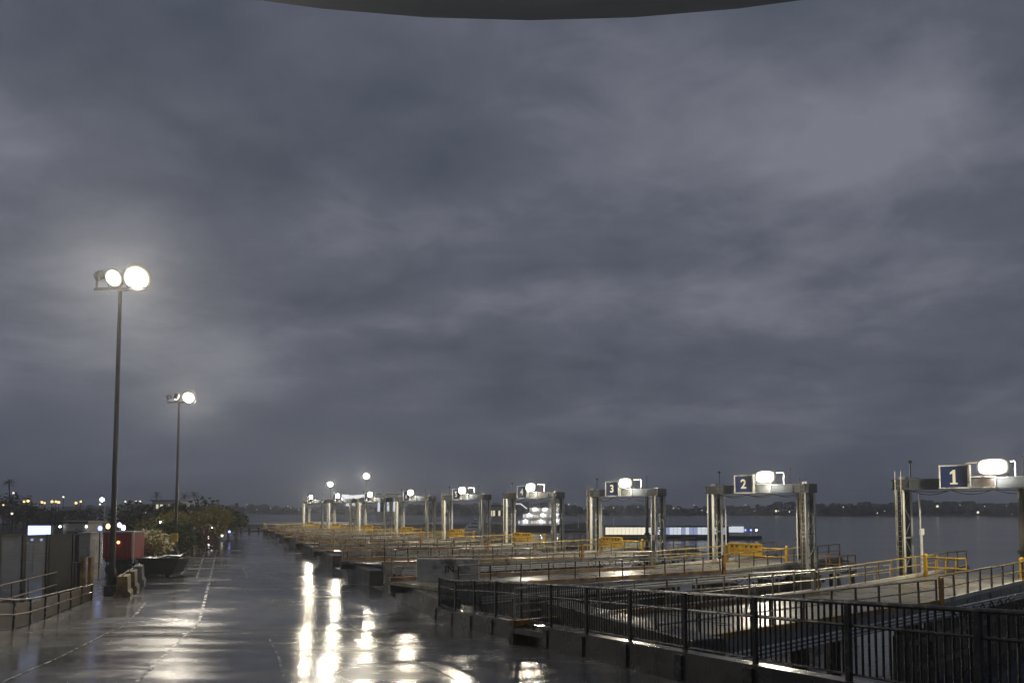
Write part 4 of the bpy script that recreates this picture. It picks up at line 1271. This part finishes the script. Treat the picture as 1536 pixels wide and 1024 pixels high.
def yacht():
    Y = 235.0
    a, b = at(690, 765, Y), at(720, 788, Y)
    x0, x1 = a.x, b.x; L_ = x1 - x0; cx = (x0 + x1) / 2
    t = thing('motor_yacht', 'pale sleek motor yacht seen through the fifth gantry', 'yacht', (cx, Y, WATER))
    side = [(x0, 1.6), (x0 + .8, -.2), (x1, -.2), (x1, 1.5)]
    MB().prism([(x, Y - 1.3, WATER + z) for x, z in side], (0, 2.6, 0)).build('hull', M['hull'], t, bevel=.1)
    prev = t
    for k, (f0, f1, z, h) in enumerate(((.2, 1.0, 1.5, 1.2), (.4, .95, 2.7, 1.0), (.58, .88, 3.7, .8))):
        p = [(x0 + L_ * f0, z), (x0 + L_ * f1, z), (x0 + L_ * f1, z + h), (x0 + L_ * (f0 + .14), z + h)]
        c = MB().prism([(x, Y - 1.1, WATER + zz_) for x, zz_ in p], (0, 2.2, 0)).build('cabin', M['hull'], t, bevel=.08)
        MB().box((x0 + L_ * (f0 + f1 + .12) / 2, Y - 1.12, WATER + z + h * .5), (L_ * (f1 - f0) * .6, .05, h * .35)).build('window', M['hulldark'], c)
    MB().tube((x0 + L_ * .75, Y, WATER + 4.4), (x0 + L_ * .75, Y, WATER + 5.8), .06, n=6).build('mast', M['white'], t)
yacht()
building(735, 755, 759, 300, 8, 'small white lit waterside hall between gantries 4 and 5', 1, 'warmwin', cols=5, zb=.2)

# long lit boat
def lit_boat():
    Y = 196.0
    a, b = at(903, 789, Y), at(1134, 801, Y)
    x0, x1 = a.x, b.x; Lg = x1 - x0; cx = (x0 + x1) / 2
    t = thing('tour_boat', 'long low tour boat with glowing yellow and blue windows', 'boat', (cx, Y, WATER))
    out = [(x0, -2.4), (x1 - 5, -2.4), (x1 + 1.5, 0), (x1 - 5, 2.4), (x0, 2.4)]
    n = len(out)
    vs = [(x, Y + v * .9, WATER - .3) for x, v in out] + [(x, Y + v, WATER + .75) for x, v in out]
    MB().add(vs, [tuple(range(n - 1, -1, -1)), tuple(range(n, 2 * n))] + [(k, (k + 1) % n, n + (k + 1) % n, n + k) for k in range(n)]).build('hull', M['hulldark'], t)
    zc = WATER + .75; h = a.z - zc
    cb = MB().box(((x0 + x1 - 7) / 2, Y, zc + h / 2), (Lg - 8, 4.2, h)).build('cabin', M['hulldark'], t)
    MB().box(((x0 + x1 - 7) / 2, Y, zc + h + .07), (Lg - 7, 4.9, .14)).build('roof', M['hulldark'], t)
    N = 30
    for k in range(N):
        x = x0 + .6 + (Lg - 9) * (k + .5) / N
        f = k / N
        if f < .34: mt = M['boatwin']
        elif f in (.0,): mt = M['coldwin']
        else: mt = (M['coldwin'], M['boatblue'], M['boatblue'], M['coldwin'], M['boatblue'], M['coldwin'], M['coldwin'])[(k * 3 + 1) % 7]
        MB().box((x, Y - 2.13, zc + h * .54), ((Lg - 9) / N * .92, .06, h * .74)).build('window', mt, cb)
    wh = MB().box((x1 - 5.6, Y, zc + h * .6), (4.6, 3.2, h * 1.2)).build('wheelhouse', M['hull'], t, bevel=.15)
    MB().box((x1 - 5.6, Y - 1.63, zc + h * .7), (4.0, .06, h * .6)).build('window', M['coldwin'], wh)
    for dx, mt in ((-1.6, 'ledblue'), (-.2, 'coldbulb'), (-3.0, 'ledblue')):
        l = MB().tube((x1 + dx, Y - 1.0, zc), (x1 + dx, Y - 1.0, zc + 1.4), .05, n=6).build('lamp_post', M['white'], t)
        MB().ball((x1 + dx, Y - 1.0, zc + 1.5), .24, 8, 6).build('bulb', M[mt], l, smooth=True)
    MB().tube((x0 + 3, Y, zc + h), (x0 + 3, Y, zc + h + 2.2), .07, n=6).build('mast', M['white'], t)
lit_boat()

# pontoon shelter with a mast beside gantry 3
a, b = at(846, 793, 118), at(887, 800, 118)
cx, w = (a.x + b.x) / 2, b.x - a.x
t = thing('pontoon_shelter', 'dark flat roofed pontoon shelter left of gantry 3', 'shelter', (cx, 119.5, WATER))
MB().box((cx, 119.5, WATER + .25), (w + 1.0, 4.2, .7)).build('pontoon', M['darkconc'], t, bevel=.05)
MB().box((cx, 119.5, (a.z + b.z) / 2), (w, 3.6, .35)).build('roof', M['roof_far'], t, bevel=.04)
for sx in (-.42, -.14, .14, .42):
    for sy in (-1.4, 1.4): MB().tube((cx + sx * w, 119.5 + sy, WATER + .6), (cx + sx * w, 119.5 + sy, b.z + .2), .09, n=8).build('post', M['rail'], t)
MB().tube((cx + w * .06, 119.5, a.z), (cx + w * .06, 119.5, a.z + 2.2), .09, .05, 8).build('mast', M['letter'], t)
MB().bar((cx + w * .06 - .4, 119.5, a.z + 1.9), (cx + w * .06 + .4, 119.5, a.z + 2.1), .1).build('crosstree', M['letter'], t)

# lights on the far shore
rng = random.Random(5)
for px, py, k in ((385, 764, 'w'), (406, 762, 'w'), (432, 759, 'w'), (436, 761, 'o'), (448, 764, 'w'), (466, 764, 'w'), (560, 765, 'w'), (905, 762, 'w'), (920, 761, 'o'), (957, 760, 'w'), (1010, 762, 'w'), (1018, 762, 'w'), (1041, 757, 'w'), (1053, 765, 'w'), (1061, 766, 'w'), (1118, 757, 'w'), (1132, 766, 'w'), (1150, 768, 'w'), (1164, 766, 'W'), (1168, 766, 'w'), (1184, 767, 'w'), (1265, 760, 'w'), (1327, 766, 'w'), (1316, 769, 'w'), (1406, 759, 'W'), (1440, 757, 'w'), (1467, 768, 'W'), (1477, 759, 'w'), (1510, 758, 'w'), (1518, 771, 'w'), (853, 756, 'w'), (863, 755, 'w'), (876, 762, 'w'), (370, 756, 'w'), (353, 761, 'w'), (333, 757, 'w')):
    shore_light(px, py, M['shorewarm'] if k == 'o' else M['shorelight'], (2.6 if k == 'W' else rng.uniform(.8, 1.5)))
for px, py, k in ((42, 751, 'o'), (36, 752, 'o'), (63, 753, 'o'), (67, 754, 'o'), (78, 752, 'o'), (84, 752, 'o'), (88, 753, 'o'), (114, 754, 'o'), (121, 752, 'o'), (20, 739, 'w'), (95, 745, 'w'), (150, 756, 'w'), (188, 752, 'w'), (204, 752, 'w'), (210, 752, 'w'), (5, 757, 'o'), (18, 770, 'w')):
    shore_light(px, py, M['shorewarm'] if k == 'o' else M['shorelight'], rng.uniform(.45, .75), 'tiny street light on the bank across the left basin', 'street lights on the left bank', 214)

# round canopy overhead, its rim just in view
t = thing('terminal_canopy', 'grey underside of the round terminal canopy at the top edge', 'canopy', (.1, -1.9, EYE.z))
n = 72; R0 = 4.75; cz = EYE.z + 1.975
c0 = Vector((.07, -1.75, 0))
ring = lambda r, z, k: (c0.x + r * math.sin(2 * PI * k / n), c0.y + r * math.cos(2 * PI * k / n), z)
prof = [(R0, cz), (2.6, cz - 1.18), (.3, cz - 1.2), (.3, cz + .3), (R0, cz + .35)]  # underside sloped up to the rim so it gathers more light
vs = [ring(r, z, k) for r, z in prof for k in range(n)]
np_ = len(prof)
MB().add(vs, [(j * n + k, j * n + (k + 1) % n, ((j + 1) % np_) * n + (k + 1) % n, ((j + 1) % np_) * n + k) for j in range(np_ - 1) for k in range(n)]).build('soffit', M['canopy'], t)
vs = [ring(R0 + .001, cz + .004, k) for k in range(n)] + [ring(R0 + .006, cz + .004, k) for k in range(n)] + [ring(R0 + .006, cz + .4, k) for k in range(n)] + [ring(R0 + .001, cz + .4, k) for k in range(n)]
MB().add(vs, [(j * n + k, j * n + (k + 1) % n, ((j + 1) % 4) * n + (k + 1) % n, ((j + 1) % 4) * n + k) for j in range(4) for k in range(n)]).build('rim', M['canopyrim'], t)
MB().tube((c0.x, c0.y, deck_z(-1.7)), (c0.x, c0.y, cz - 1.15), .3, n=16).build('column', M['canopyrim'], t)

# ------------------------------------------------------------------ world, light, camera
w = bpy.data.worlds.new('World'); SC.world = w; w.use_nodes = True
nt = w.node_tree; N = nt.nodes; L = nt.links
bg = N['Background']
tc = N.new('ShaderNodeTexCoord')
sky = N.new('ShaderNodeTexSky'); sky.sky_type = 'NISHITA'; sky.sun_disc = False
sky.sun_elevation = R_(-4.0); sky.sun_rotation = R_(35); sky.air_density = 2.0; sky.dust_density = 3.0
def math_(op, a, b=None, c=None):
    n = N.new('ShaderNodeMath'); n.operation = op
    for k, v in enumerate((a, b, c)):
        if v is None: continue
        if isinstance(v, (int, float)): n.inputs[k].default_value = v
        else: L.new(v, n.inputs[k])
    return n.outputs[0]
sep = N.new('ShaderNodeSeparateXYZ'); L.new(tc.outputs['Generated'], sep.inputs[0])
X, Yy, Z = sep.outputs
zc = math_('ADD', math_('MAXIMUM', Z, 0.0), .24)
cmb = N.new('ShaderNodeCombineXYZ')
PX, PY = math_('DIVIDE', X, zc), math_('DIVIDE', Yy, zc)
L.new(PX, cmb.inputs[0]); L.new(PY, cmb.inputs[1])
def wn(scale, det, rough, loc, st=(1, 1, 1), dist=0.0):
    mp = N.new('ShaderNodeMapping'); mp.inputs['Location'].default_value = loc; mp.inputs['Scale'].default_value = st
    L.new(cmb.outputs[0], mp.inputs[0])
    n = N.new('ShaderNodeTexNoise'); n.inputs['Scale'].default_value = scale; n.inputs['Detail'].default_value = det; n.inputs['Roughness'].default_value = rough; n.inputs['Distortion'].default_value = dist
    L.new(mp.outputs[0], n.inputs['Vector'])
    return n.outputs['Fac']
big = wn(.8, 3, .5, (2.2, 5.1, 0), (.95, 1.0, 1), .25)
med = wn(1.9, 5, .55, (7, 1, 0), (.9, 1.05, 1), .35)
small = wn(5.5, 6, .6, (3, 4, 0), (.95, 1.1, 1), .4)
cl = math_('ADD', math_('ADD', math_('MULTIPLY', big, .40), math_('MULTIPLY', med, .40)), math_('MULTIPLY', small, .20))
def lobe(px, py, amp, rx, ry):           # a thinner, paler place in the cloud layer
    d = ray(px, py).normalized(); z_ = max(d.z, 0) + .24
    ax = math_('DIVIDE', math_('SUBTRACT', PX, d.x / z_), rx); ay = math_('DIVIDE', math_('SUBTRACT', PY, d.y / z_), ry)
    q = math_('ADD', math_('MULTIPLY', ax, ax), math_('MULTIPLY', ay, ay))
    return math_('MULTIPLY', math_('POWER', 2.718, math_('MULTIPLY', q, -1.0)), amp)
for a_ in ((1190, 200, .09, .36, .2), (900, 260, .03, .5, .2), (470, 495, .075, .28, .10), (1400, 440, .045, .45, .14), (650, 350, .025, .3, .12), (480, 250, -.07, .45, .14), (1000, 400, -.03, .6, .1), (1450, 60, -.06, .3, .12), (1480, 300, -.06, .5, .16), (560, 420, -.02, .4, .1)):
    cl = math_('ADD', cl, lobe(*a_))
cr = N.new('ShaderNodeValToRGB')
e = cr.color_ramp.elements
e[0].position = .39; e[0].color = (.056, .066, .092, 1)
e[1].position = .635; e[1].color = (.168, .176, .212, 1)
m_ = cr.color_ramp.elements.new(.5); m_.color = (.088, .098, .129, 1)
L.new(cl, cr.inputs['Fac'])
# lower sky turns to an even slate blue
lowf = N.new('ShaderNodeMapRange'); lowf.interpolation_type = 'SMOOTHSTEP'
L.new(Z, lowf.inputs['Value']); lowf.inputs['From Min'].default_value = .0; lowf.inputs['From Max'].default_value = .23
lowf.inputs['To Min'].default_value = .85; lowf.inputs['To Max'].default_value = 0
mx = N.new('ShaderNodeMixRGB'); L.new(lowf.outputs[0], mx.inputs['Fac']); L.new(cr.outputs['Color'], mx.inputs[1]); mx.inputs[2].default_value = (.056, .069, .102, 1)
# a little of the clear twilight sky above the cloud
sk = N.new('ShaderNodeMixRGB'); sk.blend_type = 'ADD'; sk.inputs['Fac'].default_value = .012
L.new(mx.outputs[0], sk.inputs[1]); L.new(sky.outputs['Color'], sk.inputs[2])
L.new(sk.outputs[0], bg.inputs['Color']); bg.inputs['Strength'].default_value = 1.12

sl = bpy.data.lights.new('dusk_sun', 'SUN'); sl.energy = .03; sl.angle = R_(40); sl.color = (1.0, .93, .86)
so = bpy.data.objects.new('dusk_sun', sl); COL.objects.link(so)
so.rotation_euler = (R_(70), 0, R_(180 - 35))

cam = bpy.data.cameras.new('camera'); co = bpy.data.objects.new('camera', cam); COL.objects.link(co)
co.location = EYE; co.rotation_euler = (R_(90) + PITCH, 0, 0)
cam.sensor_width = 36; cam.sensor_fit = 'HORIZONTAL'; cam.lens = 36 * F
cam.shift_y = (HP - 512) / 1536.0
cam.clip_start = .1; cam.clip_end = 6000
SC.camera = co
SC.view_settings.view_transform = 'Standard'; SC.view_settings.look = 'None'; SC.view_settings.exposure = 0; SC.view_settings.gamma = 1
SC.cycles.use_denoising = True
SC.cycles.sample_clamp_indirect = 6.0
SC.cycles.max_bounces = 6; SC.cycles.volume_bounces = 0
SC.cycles.use_light_tree = True
